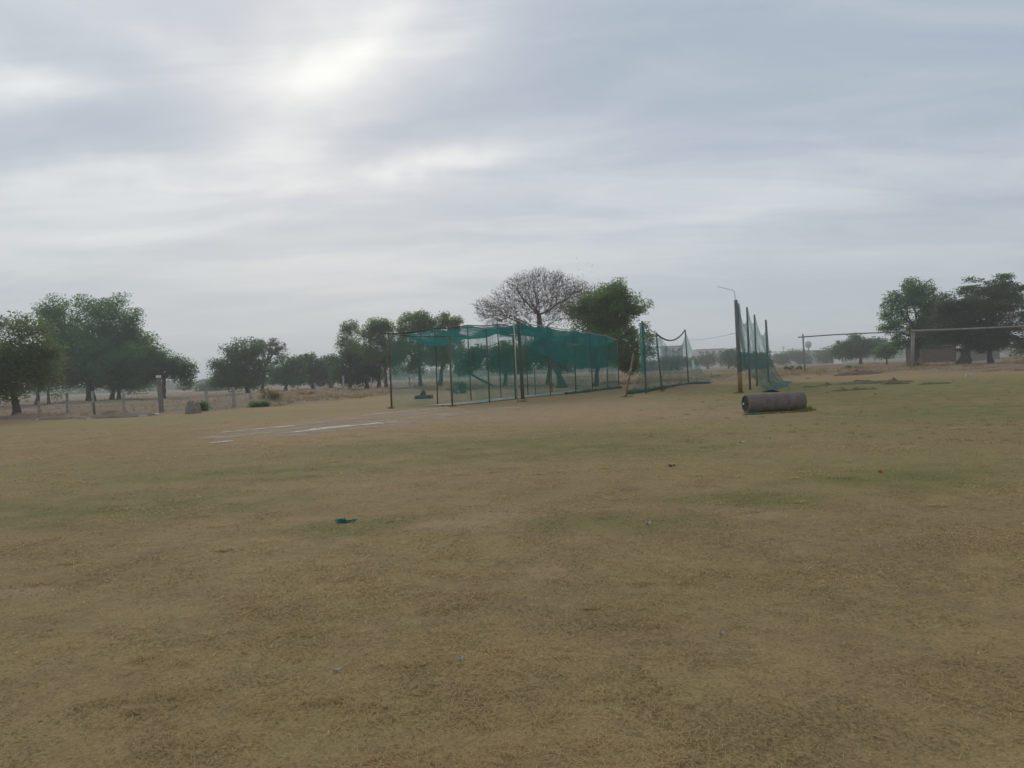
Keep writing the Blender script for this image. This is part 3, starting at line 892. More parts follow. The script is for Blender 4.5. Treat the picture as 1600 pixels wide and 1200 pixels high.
def bare_tree():
    d = 70
    b = on(878, 606, d)
    S = d / F_PX
    t = thing('bare_tree', 'bare grey tree with a wide fan of fine leafless twigs', 'tree', b, GM)
    b = np.array(b)
    cen = np.array(up_at(838, 468, d)) - b
    lob = [((838, 468), 72, 40), ((790, 480), 46, 26), ((880, 462), 44, 30), ((820, 445), 30, 18), ((868, 440), 22, 16), ((775, 490), 30, 18), ((905, 455), 24, 18), ((840, 430), 20, 13), ((872, 432), 10, 12), ((760, 478), 22, 14)]
    pts = []
    for (p, rx, ry), w in zip(lob, (.27, .14, .14, .1, .06, .09, .08, .06, .03, .04)):
        n = int(24000 * w)
        u = RNG.normal(size=(n, 3))
        u /= np.linalg.norm(u, axis=1, keepdims=True)
        u *= RNG.random((n, 1)) ** (1 / 2.0) * (.86 + .5 * vnoise(u[:, 0] * 4 + rx, u[:, 2] * 4 + u[:, 1] * 2 + ry))[:, None]
        pts.append(np.array(up_at(*p, d)) - b + u * np.array([rx * S, rx * S * 0.7, ry * S]))
    pts = np.concatenate(pts)
    pts = pts[RNG.permutation(len(pts))]
    trunk_top = np.array(up_at(843, 520, d)) - b
    mb = MB()
    chain = [Vector((0, 0, -.2)), Vector((-.05, 0, 0.5)), Vector((-.35, 0, 1.6)), Vector((-.9, 0.1, 2.9)), Vector((-1.5, 0, 4.0)), Vector(trunk_top)]
    mb.tube(chain, [.62, .40, .33, .30, .28, .26], n=10)
    mb.tube([Vector(trunk_top), Vector(trunk_top) + Vector((.05, 0, .7)), Vector(np.array(up_at(842, 492, d)) - b)], [.27, .24, .2], n=8)
    nodes = [(np.array(chain[-1]), .24), (np.array(chain[-2]), .22), (np.array(up_at(842, 492, d)) - b, .2)]
    lo = 0
    tw = MB()
    for lev, (cnt, rmul, seg) in enumerate(((13, .38, 5), (60, .5, 4), (320, .42, 3), (2400, .42, 3), (18500, .5, 2))):
        sel = pts[lo:lo + cnt]
        lo += cnt
        N = np.array([q[0] for q in nodes])
        new = []
        for pt in sel:
            # join to a node that lies inward of the tip
            D = pt - N
            dl = np.linalg.norm(D, axis=1) + 1e-6
            ax = pt - trunk_top
            cs = (D @ ax) / dl / np.linalg.norm(ax)
            dist = dl * (1.9 - 0.9 * cs) + 0.9 * np.maximum(0, N[:, 2] - pt[2]) + 0.25 * np.linalg.norm(N - trunk_top, axis=1) * (lev < 2)
            j = int(np.argmin(dist))
            s, r = nodes[j]
            r1 = max(r * rmul * random.uniform(.8, 1.15), .0095 if lev > 3 else .014)
            L = np.linalg.norm(pt - s)
            q, rr = [], []
            for i in range(seg + 1):
                k = i / seg
                p = s * (1 - k) + pt * k
                if 0 < i < seg:
                    p = p + RNG.normal(size=3) * L * (.05 if lev < 3 else .02)
                    p[2] += L * .05 * math.sin(k * math.pi)
                q.append(Vector(p))
                rr.append(r1 * (1 - .72 * k))
            (mb if lev < 1 else tw).tube(q, rr, n=6 if lev < 1 else 3, cap=False)
            for i in range(1, seg + 1):
                new.append((np.array(q[i]), rr[i]))
        nodes = nodes + new if lev < 2 else new + nodes[-700:]
    mb.build('trunk', M['bark'], t, True)
    o = tw.build('twigs', M['twig'], t, False)
    o['kind'] = 'stuff'
    # a little late foliage among the right hand twigs
    c = np.array(up_at(888, 482, d)) - b + RNG.normal(size=(2400, 3)) * np.array([1.5, 1.2, 1.2])
    v, f = leaf_quads(c, .13)
    link('foliage', mesh_np('foliage', v, f), M['leaf_dry'], t)


bare_tree()


def distant_wood():
    n = 26000
    az = RNG.uniform(-0.75, 0.75, n)
    d = RNG.uniform(430, 640, n)
    hgt = (2.5 + 5.5 * fbm(az * 30 + 50, d * 0.02, 3)) * (0.75 + 0.5 * vnoise(az * 90 + 9, d * 0.05))
    z = RNG.random(n) ** 0.7 * hgt
    p = np.stack([np.tan(az) * d, d, z + 0.1], 1)
    v, f = leaf_quads(p, 2.2, 0.8)
    o = link('distant_wood', mesh_np('distant_wood', v, f), M['leaf_dull'])
    tag(o, 'hazy line of far trees along the horizon', 'wood', kind='stuff')


distant_wood()

# ------------------------------------------------------------------ far buildings
def house(label, px0, px1, py_top, py_base, d, wallm, storeys=2, name='house', cat='house', roof='flat', rows=None):
    a, b_ = up_at(px0, py_base, d), up_at(px1, py_base, d)
    w = b_.x - a.x
    top = up_at((px0 + px1) / 2, py_top, d).z
    cx = (a.x + b_.x) / 2
    z0 = gz(cx, d)
    h = top - z0
    t = thing(name, label, cat, (cx, d, z0), 'buildings far beyond the field')
    dep = max(w * 0.6, 5)
    MB().box((0, dep / 2, h / 2 - .3), (w, dep, h + .6)).build('wall', wallm, t)
    if roof == 'flat':
        MB().box((0, dep / 2, h + .16), (w + .5, dep + .5, .3)).build('roof', M['concrete'], t)
    else:
        MB().add([(-w / 2 - .3, -.4, h), (w / 2 + .3, -.4, h), (w / 2 + .3, dep + .4, h), (-w / 2 - .3, dep + .4, h), (-w / 2 - .3, dep / 2, h + 1.6), (w / 2 + .3, dep / 2, h + 1.6)],
                 [(0, 1, 5, 4), (2, 3, 4, 5), (0, 4, 3), (1, 2, 5), (3, 2, 1, 0)]).build('roof', M['brick'], t)
    nw = max(2, int(w / 3.2)) if rows is None else rows
    sh = h / storeys
    for s in range(storeys):
        for i in range(nw):
            x = -w / 2 + (i + .5) * w / nw
            zc = s * sh + sh * .55
            fr = MB()
            fw, fh = min(1.3, w / nw * .5), sh * .42
            fr.box((x - fw / 2, -.03, zc), (.12, .12, fh)).box((x + fw / 2, -.03, zc), (.12, .12, fh)).box((x, -.03, zc + fh / 2), (fw + .12, .12, .12)).box((x, -.06, zc - fh / 2), (fw + .3, .2, .1))
            fo = fr.build('window', M['concrete'], t)
            MB().box((x, -.012, zc), (fw - .1, .03, fh - .1)).build('pane', M['glass_dark'], fo)
    return t


house('large pale far building left of the tall side net', 1090, 1131, 546, 569, 380, M['plaster'], 3, 'block', 'building')
house('small white house low in front of the pale far building', 1086, 1102, 560, 570, 300, M['white'], 1)
house('pale hazy building seen through the middle net', 1037, 1068, 541, 574, 400, M['plaster_grey'], 3, 'block', 'building')
house('long low grey building right of the tall side net', 1212, 1240, 559, 570, 330, M['plaster'], 2, 'block', 'building')
house('wide grey hazy building behind the left pipe post', 1258, 1283, 548, 567, 390, M['plaster_grey'], 3, 'block', 'building')
house('low brick building between the trunks of the right trees', 1440, 1494, 541, 556, 125, M['brick'], 1, roof='gable', rows=0)
house('low pale building right of the layered tree trunk', 1514, 1562, 544, 553, 135, M['old_concrete'], 1, rows=0)
house('tiny white house under the round squat tree', 1314, 1323, 557, 564, 220, M['white'], 1)


def mast(label, px, py0, py1, d, w, name='mast', head=None):
    b = on(px, py1, d)
    top = up_at(px, py0, d)
    t = thing(name, label, 'mast', b, 'masts on the far skyline')
    MB().tube([(0, 0, -.2), Vector((0, 0, top.z - b.z))], [w, w * .7], n=8).build('shaft', M['concrete'], t)
    h = top.z - b.z
    m = MB()
    if head == 'tank':
        m.tube([(0, 0, h - 3.4), (0, 0, h - 2.6), (0, 0, h - .6), (0, 0, h)], [w * 1.2, 1.5, 1.5, .3], n=14)
        m.build('tank', M['plaster_grey'], t, True)
    else:
        m.box((0, 0, h - .5), (1.8, .12, .12)).box((0, 0, h - 1.1), (1.4, .12, .12))
        m.build('crossarm', M['concrete'], t)


mast('far water tower standing just right of the left pipe post', 1264, 533, 566, 390, .5, 'water_tower', 'tank')
mast('thin far mast nearest to the tall side net', 1225, 541, 569, 330, .18)
mast('thin far mast halfway between the side net and the water tower', 1239, 543, 569, 340, .2)

# ------------------------------------------------------------------ nets
def net_sheet(name, m, grid, parent, flip=False):
    """grid: rows of points; UV in metres along the sheet"""
    nr, nc = len(grid), len(grid[0])
    v = [p for r in grid for p in r]
    f = [(i * nc + j, i * nc + j + 1, (i + 1) * nc + j + 1, (i + 1) * nc + j) for i in range(nr - 1) for j in range(nc - 1)]
    me = bpy.data.meshes.new(name)
    me.from_pydata([tuple(p) for p in v], [], f)
    uvl = me.uv_layers.new(name='UVMap')
    U = np.zeros((nr, nc, 2))
    mid = nr // 2
    for j in range(1, nc):
        U[:, j, 0] = U[:, j - 1, 0] + (Vector(grid[mid][j]) - Vector(grid[mid][j - 1])).length
    for i in range(1, nr):
        U[i, :, 1] = U[i - 1, :, 1] + (Vector(grid[i][nc // 2]) - Vector(grid[i - 1][nc // 2])).length
    Uf = U.reshape(-1, 2)
    li = np.zeros(len(me.loops), dtype=np.int32)
    me.loops.foreach_get('vertex_index', li)
    uvl.data.foreach_set('uv', Uf[li].ravel())
    me.polygons.foreach_set('use_smooth', [True] * len(me.polygons))
    me.update()
    return link(name, me, m, parent)


def pole(parent, p, h, r, m, name='post', lean=(0, 0), n=10):
    mb = MB()
    p = Vector(p)
    mb.tube([p + Vector((0, 0, -.25)), p + Vector((lean[0] * .5, lean[1] * .5, h * .5)), p + Vector((lean[0], lean[1], h))], [r, r * .97, r * .93], n=n)
    return mb.build(name, m, parent, True)


def sag_rope(parent, pts, r, m, name='rope', sag=0.1):
    q = []
    for a, b in zip(pts[:-1], pts[1:]):
        a, b = Vector(a), Vector(b)
        for i in range(8):
            k = i / 8
            p = a.lerp(b, k)
            p.z -= sag * 4 * k * (1 - k)
            q.append(p)
    q.append(Vector(pts[-1]))
    MB().tube(q, r, n=6).build(name, m, parent, True)


def cage():
    t = thing('practice_net_cage', 'long green roofed practice net cage on rusty posts beside the bare tree', 'sports net', FA)
    o = Vector(FA)
    tA = [0, 3.7, 7.6, 11.4, 15.4, 18.4, 21.4, 23.8]
    hA = [3.45, 3.9, 4.42, 4.30, 4.18, 4.08, 3.98, 3.7]
    tB = [0, 4.2, 7.8, 11.5, 15.3, 19.2, 23.6]
    hB = [3.75, 4.15, 4.45, 4.65, 4.6, 4.3, 4.0]
    B0 = Vector(FB) - o
    z0 = lambda p: gz(p.x + o.x, p.y + o.y)
    posA = [CAGE_D * s for s in tA]
    posB = [B0 + CAGE_D * s for s in tB]
    for i, p in enumerate(posA):
        big = i == 2
        pp = pole(t, (p.x, p.y, z0(p)), hA[i] + (.1 if big else 0), .105 if big else .038 if i else .048, M['rust'], lean=(-.05 if big else random.uniform(-.04, .04), 0))
        if big:
            pp['label'] = 'thick rust brown main post, taller than the others'
    for i, p in enumerate(posB):
        pole(t, (p.x, p.y, z0(p)), hB[i], .05 if i == 0 else .036, M['rust'], lean=(random.uniform(-.05, .05), 0))
    # second thin post next to the main one
    p2 = posA[2] + Vector((-.4, .0, 0))
    pole(t, (p2.x, p2.y, z0(p2)), 4.0, .055, M['rust'])
    TA = [Vector((p.x, p.y, h)) for p, h in zip(posA, hA)]
    TB = [Vector((p.x, p.y, h)) for p, h in zip(posB, hB)]
    sag_rope(t, TA[2:], .03, M['pale_rope'], 'top_rope', .05)
    sag_rope(t, TA[:3], .018, M['rope'], 'top_rope', .12)
    sag_rope(t, TB, .03, M['rope'], 'top_rope', .06)
    sag_rope(t, [TA[2], TB[1], TB[0]], .02, M['rope'], 'top_rope', .1)
    sag_rope(t, [TB[0], TA[0]], .02, M['rope'], 'top_rope', .08)
    L = 23.6
    hAf = lambda s: float(np.interp(s, tA, hA))
    hBf = lambda s: float(np.interp(s, tB, hB))

    def scallop(s, ts):
        k = np.searchsorted(ts, s, side='right') - 1
        k = min(max(k, 0), len(ts) - 2)
        f = (s - ts[k]) / (ts[k + 1] - ts[k])
        return 4 * f * (1 - f)
    ss = np.linspace(0, L, 60)
    # near wall
    rows = []
    for i in range(13):
        k = i / 12
        r = []
        for s in ss:
            p = CAGE_D * s
            top = hAf(s) - .03 - .12 * scallop(s, tA)
            g = z0(p) + .02
            fold = (fbm(s * .8, k * 2 + 3, 3) - .5) * .35 * math.sin(k * math.pi) + .25 * (1 - k) ** 3 * (fbm(s * .5, 7, 2) - .4)
            q = p - side * (fold + .03)
            r.append(Vector((q.x, q.y, g + (top - g) * k)))
        rows.append(r)
    net_sheet('near_netting', M['net_side'], rows, t)
    # far wall
    rows = []
    for i in range(11):
        k = i / 10
        r = []
        for s in ss:
            p = B0 + CAGE_D * s
            top = hBf(s) - .03 - .15 * scallop(s, tB)
            g = z0(p) + .02
            fold = (fbm(s * .8 + 60, k * 2 + 3, 3) - .5) * .35 * math.sin(k * math.pi)
            q = p + side * (fold + .03)
            r.append(Vector((q.x, q.y, g + (top - g) * k)))
        rows.append(r)
    net_sheet('far_netting', M['net_back'], rows, t)
    # back wall
    a, b = CAGE_D * L, B0 + CAGE_D * L
    rows = []
    for i in range(9):
        k = i / 8
        rows.append([a.lerp(b, j / 10) + Vector((0, (fbm(j * .5, k * 2, 2) - .5) * .3, z0(a) + .02 + k * (3.75 + .2 * j / 10 - .02))) for j in range(11)])
    net_sheet('back_netting', M['net_side'], rows, t)
    ss = np.linspace(1.6, L, 60)
    # roof, hanging in bays between the ropes
    rows = []
    for i in range(15):
        k = i / 14
        r = []
        for s in ss:
            a = CAGE_D * s
            b = B0 + CAGE_D * s
            za, zb = hAf(s) - .04 - .1 * scallop(s, tA), hBf(s) - .04 - .12 * scallop(s, tB)
            p = a.lerp(b, k)
            z = za * (1 - k) + zb * k
            z -= 4 * k * (1 - k) * (.28 + .22 * fbm(s * .35 + 3, 2, 2) + .16 * scallop(s, tA)) + (fbm(s * 1.1, k * 4, 3) - .5) * .16
            r.append(Vector((p.x, p.y, z)))
        rows.append(r)
    net_sheet('roof_netting', M['net_roof'], rows, t)
    # gathered strip of doubled net hanging below the roof edge on the near side
    rows = []
    for i in range(6):
        k = i / 5
        r = []
        for s in np.linspace(5.0, 21.5, 50):
            p = CAGE_D * s - side * (.06 + .05 * math.sin(s * 3 + k))
            top = hAf(s) - .05 - .1 * scallop(s, tA)
            dep = .55 + 1.75 * min(1, max(0, (s - 5.5) / 8)) + .5 * (fbm(s * .5, 1, 2) - .5)
            r.append(Vector((p.x, p.y, top - dep * k)))
        rows.append(r)
    net_sheet('valance_netting', M['net_band'], rows, t)
    # netting heaped along the foot of the near wall
    mb = MB()
    pts, rad = [], []
    for s in np.linspace(13.5, 24, 40):
        p = CAGE_D * s - side * (.12 + .2 * (fbm(s, 4, 2) - .5))
        pts.append(Vector((p.x, p.y, z0(p) + .06)))
        rad.append(.05 + .16 * fbm(s * 1.7, 9, 3) * (1 if s > 16 else .6))
    mb.tube(pts, rad, n=7)
    mb.build('net_hem', M['net_bundle'], t, True)
    # low bar across the lane
    m = MB()
    pm = CAGE_D * 13.5 + side * 1.4
    m.tube([pm + Vector((-.7, -.1, 1.95)), pm + Vector((1.0, .1, 1.98))], .03, n=6)
    m.tube([pm + Vector((-.6, -.1, 0)), pm + Vector((-.6, -.1, 1.95))], .035, n=6)
    m.build('cross_bar', M['iron'], t, True)


cage()

thin = thing('thin_pole', 'thin pale pole standing upright beside the thick main net post', 'pole', at(809, 628))
pole(thin, (0, 0, 0), 5.9, .03, M['pale_paint'], 'shaft', lean=(-.05, 0), n=8)
MB().tube([(-.25, 0, 3.55), (0.1, 0, 3.55)], .02, n=6).build('cross_pin', M['pale_paint'], thin)


def middle_net():
    P = [flat(1010, 615), flat(1035, 611), flat(1076, 601)]
    o = Vector(P[0])
    t = thing('net_wall', 'slack net wall with a drooping top rope on leaning thin posts', 'sports net', o)
    hs = [4.15, 3.55, 4.3]
    ln = [(-.08, 0), (-.25, 0), (-.1, 0)]
    P = [p - o for p in P]
    for p, h, l in zip(P, hs, ln):
        pole(t, (p.x, p.y, 0), h, .055, M['iron'], lean=l)
    T = [Vector((p.x + l[0], p.y, h)) for p, h, l in zip(P, hs, ln)]
    sag_rope(t, [T[0], T[1]], .02, M['pale_rope'], 'top_rope', .1)
    sag_rope(t, [T[1], T[2]], .05, M['rope'], 'top_rope', .62)
    # prop leaning in front
    pr = flat(977, 621) - o
    tp = up_at(990, 553, 42.2) - o
    MB().tube([pr + Vector((0, 0, -.1)), tp], .045, n=8).build('prop', M['rust'], t, True)
    MB().tube([tp.lerp(pr, .42) + Vector((-.16, 0, -.1)), tp.lerp(pr, .40) + Vector((.05, 0, .1))], .03, n=6).build('tie', M['pale_rope'], t, True)
    # netting
    dirn = (P[2] - P[0]).normalized()
    out = Vector((-dirn.y, dirn.x, 0))
    ends = P[2] + dirn * 0.0
    rows = []
    Ltot = (P[2] - P[0]).length
    l1 = (P[1] - P[0]).length
    for i in range(15):
        k = i / 14
        r = []
        for j in range(46):
            s = j / 45 * (Ltot + 4.0)
            p = P[0].lerp(P[1], s / l1) if s < l1 else P[1].lerp(P[2], (s - l1) / (Ltot - l1))
            if s < l1:
                f = s / l1
                top = 3.7 * (1 - f) + 3.45 * f - .5 * 4 * f * (1 - f)
            else:
                f = (s - l1) / (Ltot - l1)
                top = 3.45 * (1 - min(f, 1)) + 4.2 * min(f, 1) - 1.25 * max(0, 4 * f * (1 - f))
                if f > 1:
                    top = 4.2 - (f - 1) * 9
                    top = max(top, .25)
            bulge = .85 * (1 - k) ** 2.2 * (1.15 - .75 * min(s / Ltot, 1)) + (fbm(s * .5, k * 2, 3) - .5) * .4 * math.sin(k * math.pi)
            if s > Ltot:
                p = P[2] + Vector((1, .15, 0)) * (s - Ltot) * .62
                top = .1 + 3.9 * (1 - min(1, (s - Ltot) / 3.9)) ** 2.2
            q = p + out * bulge
            r.append(Vector((q.x, q.y, .03 + (top - .03) * k)))
        rows.append(r)
    net_sheet('netting', M['net_fine'], rows, t)
    # loose net hanging from the first post
    rows = []
    for i in range(14):
        k = i / 13
        rows.append([Vector((-.27 + .03 * k + (.30 + .03 * math.sin(i * .5)) * j / 6, -.1 + .06 * math.sin(j * 2.2 + i * .2), 1.15 + 2.9 * k)) for j in range(7)])
    net_sheet('hanging_netting', M['net_band'], rows, t)
    # hem lying on the ground in a heap
    pts, rad = [], []
    for i in range(40):
        s = i / 39 * (Ltot + 3.5)
        p = P[0].lerp(P[2], min(1, s / Ltot)) + Vector((1, .15, 0)) * max(0, s - Ltot) * .62 + out * (.95 - .6 * min(1, s / Ltot)) + dirn * -.4
        p.x += (fbm(i * .4, 2, 2) - .5) * .4
        pts.append(Vector((p.x, p.y, .05)))
        rad.append(.06 + .15 * fbm(i * .55, 6, 3) + (.06 if i < 10 else 0))
    MB().tube(pts, rad, n=7).build('net_hem', M['net_bundle'], t, True)


middle_net()


def side_net():
    P = [flat(1157, 615), on(1172, 606, 42.5), on(1183, 602, 48.5), flat(1201, 598)]
    o = Vector(P[0])
    t = thing('tall_side_net', 'tall grey green net on four high posts behind the roller', 'sports net', o)
    hs = [4.62, 4.55, 4.5, 4.55]
    ln = [(-.05, 0), (0, 0), (0, 0), (-.03, 0)]
    P = [p - o for p in P]
    for i, (p, h, l) in enumerate(zip(P, hs, ln)):
        pole(t, (p.x, p.y, 0), h, .10 if i == 0 else .08 if i == 3 else .06, M['iron'], lean=l)
    mb = MB()
    mb.tube([(0, 0, .0), (0, 0, 1.05)], [.115, .108], n=10)
    mb.build('rusty_sleeve', M['rust_orange'], t, True)
    # bent rod on top of the first post
    MB().tube([(-.06, 0, 4.5), (-.09, 0, 5.0), (-.17, 0, 5.1), (-.55, 0, 5.22), (-.95, .0, 5.33)], [.015, .014, .013, .012, .011], n=6).build('bent_rod', M['pale_paint'], t, True)
    ts = [0]
    for a, b in zip(P[:-1], P[1:]):
        ts.append(ts[-1] + (b - a).length)
    ss = np.linspace(0, ts[-1], 54)
    out = Vector((.93, -.36, 0))
    rows = []
    for i in range(19):
        k = i / 18
        r = []
        for s in ss:
            j = min(int(np.searchsorted(ts, s, side='right') - 1), 2)
            f = (s - ts[j]) / (ts[j + 1] - ts[j])
            p = P[j].lerp(P[j + 1], f)
            h = hs[j] * (1 - f) + hs[j + 1] * f
            sg = 4 * f * (1 - f)
            top = h - .1 - sg * (.95, .6, 1.1)[j]
            bul = 1.1 * (1 - k) ** 3.8 + .22 * sg * math.sin(k * math.pi) + (fbm(s * .9, k * 1.5 + 8, 3) - .5) * .32 * (1.1 - k)
            q = p + out * (bul + .06)
            r.append(Vector((q.x, q.y, .04 + (top - .04) * k)))
        rows.append(r)
    net_sheet('netting', M['net_grey'], rows, t)
    # gathered net hanging close to the first post
    rows = []
    for i in range(14):
        k = i / 13
        rows.append([Vector((.04 + (.12 + .22 * (1 - k)) * j / 5 + .03 * math.sin(j * 2.4 + i * .4), .08 * math.cos(j * 2.1 + i * .3), 1.1 + 3.35 * k)) for j in range(6)])
    net_sheet('gathered_netting', M['net_grey'], rows, t)
    # spread of slack net on the ground
    rows = []
    for i in range(9):
        k = i / 8
        r = []
        for s in np.linspace(0, ts[-1] * .95, 34):
            j = min(int(np.searchsorted(ts, s, side='right') - 1), 2)
            f = (s - ts[j]) / (ts[j + 1] - ts[j])
            p = P[j].lerp(P[j + 1], f) + out * (.95 + k * (.45 + .6 * fbm(s * .3, 2, 2)))
            r.append(Vector((p.x, p.y, .03 + .12 * math.sin(math.pi * min(k * 1.0, 1)) * (.3 + fbm(s * .9, k * 3, 3)))))
        rows.append(r)
    net_sheet('slack_netting', M['net_bundle'], rows, t)


side_net()

cable = thing('overhead_wire', 'thin wire stretched between the slack net wall and the tall side net', 'wire', up_at(1070, 531, 60))
a, b = Vector((0, 0, 0)), up_at(1150, 520, 38) - up_at(1070, 531, 60)
sag_rope(cable, [a, b], .012, M['steel'], 'strand', .12)

# ------------------------------------------------------------------ roller
def roller():
    a, b = flat(1169, 646), flat(1260, 640)
    c = (a + b) / 2
    L, R = 1.86, .285
    t = thing('ground_roller', 'heavy stone grey ground roller lying on the grass', 'roller', (c.x, c.y + R, gz(c.x, c.y)))
    t.rotation_euler.z = math.atan2(b.y - a.y, b.x - a.x) * 0.35 + RAD(3)
    mb = MB()
    n = 40
    prof = [(-L / 2 + .02, R - .055), (-L / 2, R - .05), (-L / 2, R - .018), (-L / 2 + .018, R), (-L * .2, R * 1.006), (0, R * .995), (L * .25, R * 1.004), (L / 2 - .018, R), (L / 2, R - .018), (L / 2, R - .05), (L / 2 - .02, R - .055)]
    vs, fs = [], []
    for x, r in prof:
        for k in range(n):
            an = 2 * math.pi * k / n
            rr = r * (1 + .006 * math.sin(3 * an + x * 4))
            vs.append((x, rr * math.sin(an), R - .012 + rr * math.cos(an)))
    for i in range(len(prof) - 1):
        for k in range(n):
            k2 = (k + 1) % n
            fs.append((i * n + k, (i + 1) * n + k, (i + 1) * n + k2, i * n + k2))
    mb.add(vs, fs).build('drum', M['roller'], t, True)
    for s in (-1, 1):
        MB().tube([(s * (L / 2 - .09), 0, R - .012), (s * (L / 2 - .045), 0, R - .012)], R - .04, n=32).build('end_plate', M['roller_end'], t)
        ax = MB().tube([(s * (L / 2 - .05), 0, R - .012), (s * (L / 2 + .06), 0, R - .012)], .03, n=12).build('axle', M['rust'], t, True)
    MB().tube([(-L / 2 - .055, 0, R - .012), (-L / 2 - .075, 0, R - .012)], .033, n=10).build('axle_cap', M['white'], t)
    return c


rc = roller()
g = MB()
for i in range(26):
    q = Vector((random.gauss(0, .16), random.gauss(0, .05), 0))
    g.tube([q, q + Vector((random.gauss(0, .08), random.gauss(0, .05), random.uniform(.02, .07))), q + Vector((random.gauss(0, .14), random.gauss(0, .06), .01))], .008, n=4)
p = flat(1181, 647)
tag(g.build('net_scrap', M['teal'], None, origin=(p.x, p.y - .05, gz(p.x, p.y))), 'small tangle of green net cord at the left foot of the roller', 'net scrap')
g = MB()
for i in range(20):
    q = Vector((random.gauss(0, .022), random.gauss(0, .015), 0))
    g.tube([q, q + Vector((random.gauss(0, .03), random.gauss(0, .03), random.uniform(.01, .04))), q + Vector((random.gauss(-.02, .03), random.gauss(0, .02), .01))], .005, n=4)
g.tube([(-.12, .03, .02), (-.05, .02, .03), (.0, .0, .02)], .008, n=5)
p = flat(541, 820)
tag(g.build('net_scrap', M['teal'], None, origin=(p.x, p.y, gz(p.x, p.y))), 'bright teal scrap of net cord alone on the open turf', 'net scrap')

# ------------------------------------------------------------------ pipe frame at right
def pipe_frame():
    d = 84
    b = on(1256, 562, d)
    t = thing('pipe_frame', 'high frame of upright posts carrying long crossbars before the right trees', 'goal frame', b)
    P1, P2, P3 = on(1257, 562, d) - b, on(1424, 556, d) - b, on(1640, 548, d) - b
    T1, T2 = up_at(1254.5, 522, d) - b, up_at(1427, 515, d) - b
    MB().tube([P1 + Vector((0, 0, -.3)), T1], .09, n=8).build('post', M['old_pipe'], t, True)
    MB().tube([P2 + Vector((0, 0, -.3)), T2], .18, n=8).build('post', M['old_pipe'], t, True)
    T3 = up_at(1640, 507, d - 3) - b
    MB().tube([P3 + Vector((0, -3, -.3)), T3], .2, n=8).build('post', M['old_pipe'], t, True)
    c0 = up_at(1247, 527, d - .15) - b
    q = [c0, up_at(1300, 523.2, d - .15) - b, up_at(1360, 520.3, d - .15) - b, up_at(1427, 518.5, d - .15) - b]
    o = MB().tube(q, .06, n=8).build('crossbar', M['iron'], t, True)
    o['label'] = 'thin dark crossbar on the left'
    q = [up_at(1424, 517, d - .4) - b, up_at(1475, 515.2, d - .6) - b, up_at(1530, 513, d - 1.5) - b, up_at(1645, 507.5, d - 3.3) - b]
    o = MB().tube(q, .095, n=8).build('crossbar', M['old_pipe'], t, True)
    o['label'] = 'thick pale crossbar on the right'


pipe_frame()

# ------------------------------------------------------------------ fence at left
def rough_post(parent, p, h, w, m, name='post', lean=0.0):
    mb = MB()
    n = 5
    vs, fs = [], []
    for i in range(n):
        k = i / (n - 1)
        for dx, dy in ((-1, -1), (1, -1), (1, 1), (-1, 1)):
            vs.append((p[0] + dx * w / 2 * (1 - .1 * k) + lean * k + random.uniform(-.006, .006), p[1] + dy * w / 2 * (1 - .1 * k), p[2] - .2 + (h + .2) * k))
    for i in range(n - 1):
        for j in range(4):
            j2 = (j + 1) % 4
            fs.append((i * 4 + j, i * 4 + j2, (i + 1) * 4 + j2, (i + 1) * 4 + j))
    fs.append((4 * n - 4, 4 * n - 3, 4 * n - 2, 4 * n - 1))
    return mb.add(vs, fs).build(name, m, parent)


def fence(label, data, group=None):
    """data: base px, base py, top py, width m, distance"""
    p0 = on(data[0][0], data[0][1], data[0][4])
    t = thing('wire_fence', label, 'fence', p0, 'wire fences beyond the turf')
    tops = []
    for (px, py, pt, w, d) in data:
        b = on(px, py, d)
        h = up_at(px, pt, d).z - b.z
        q = b - p0
        ln = random.uniform(-.05, .05)
        rough_post(t, q, h, w, M['concrete'], lean=ln)
        tops.append((q, h, ln))
    for lv in (.92, .6, .3):
        sag_rope(t, [q + Vector((ln * lv, -.07, h * lv)) for q, h, ln in tops], .006, M['iron'], 'wire', .04)


fence('sagging wire fence on thin concrete posts under the left trees',
      [(-20, 662, 622, .12, 47), (62, 658, 626, .11, 47), (106, 651, 614, .12, 48), (147, 651, 611, .12, 48), (194, 647, 609, .12, 49)])
fence('wire fence on pale posts running off behind the tall slender trees',
      [(324, 641, 610, .16, 50), (366, 639, 605, .18, 51), (392, 636, 608, .12, 58), (419, 633, 605, .12, 64), (466, 628, 602, .12, 72), (493, 620, 598, .12, 80), (537, 611, 587, .2, 92), (581, 610, 589, .14, 100), (640, 606, 586, .14, 112)])
gp = thing('gate_pillar', 'thick leaning concrete pillar with a pale cap before the left trees', 'post', on(253, 648, 46.5))
gpt = rough_post(gp, (0, 0, 0), 2.1, .22, M['old_concrete'], 'shaft', -.08)
MB().box((-.09, 0, 2.17), (.22, .22, .14)).build('cap', M['white'], gp)
st = thing('short_stake', 'short dark stake stuck in the ground under the domed tree', 'stake', on(148, 654, 46))
MB().tube([(0, 0, -.1), (.01, 0, .4), (0, 0, .78)], [.06, .055, .05], n=7).build('shaft', M['rust'], st, True)
st = thing('short_stake', 'small black stake standing beside the far soil mound', 'stake', at(1310, 586))
MB().tube([(0, 0, -.1), (.01, 0, .2), (0, 0, .5)], [.05, .05, .045], n=7).build('shaft', M['dark_cloth'], st, True)


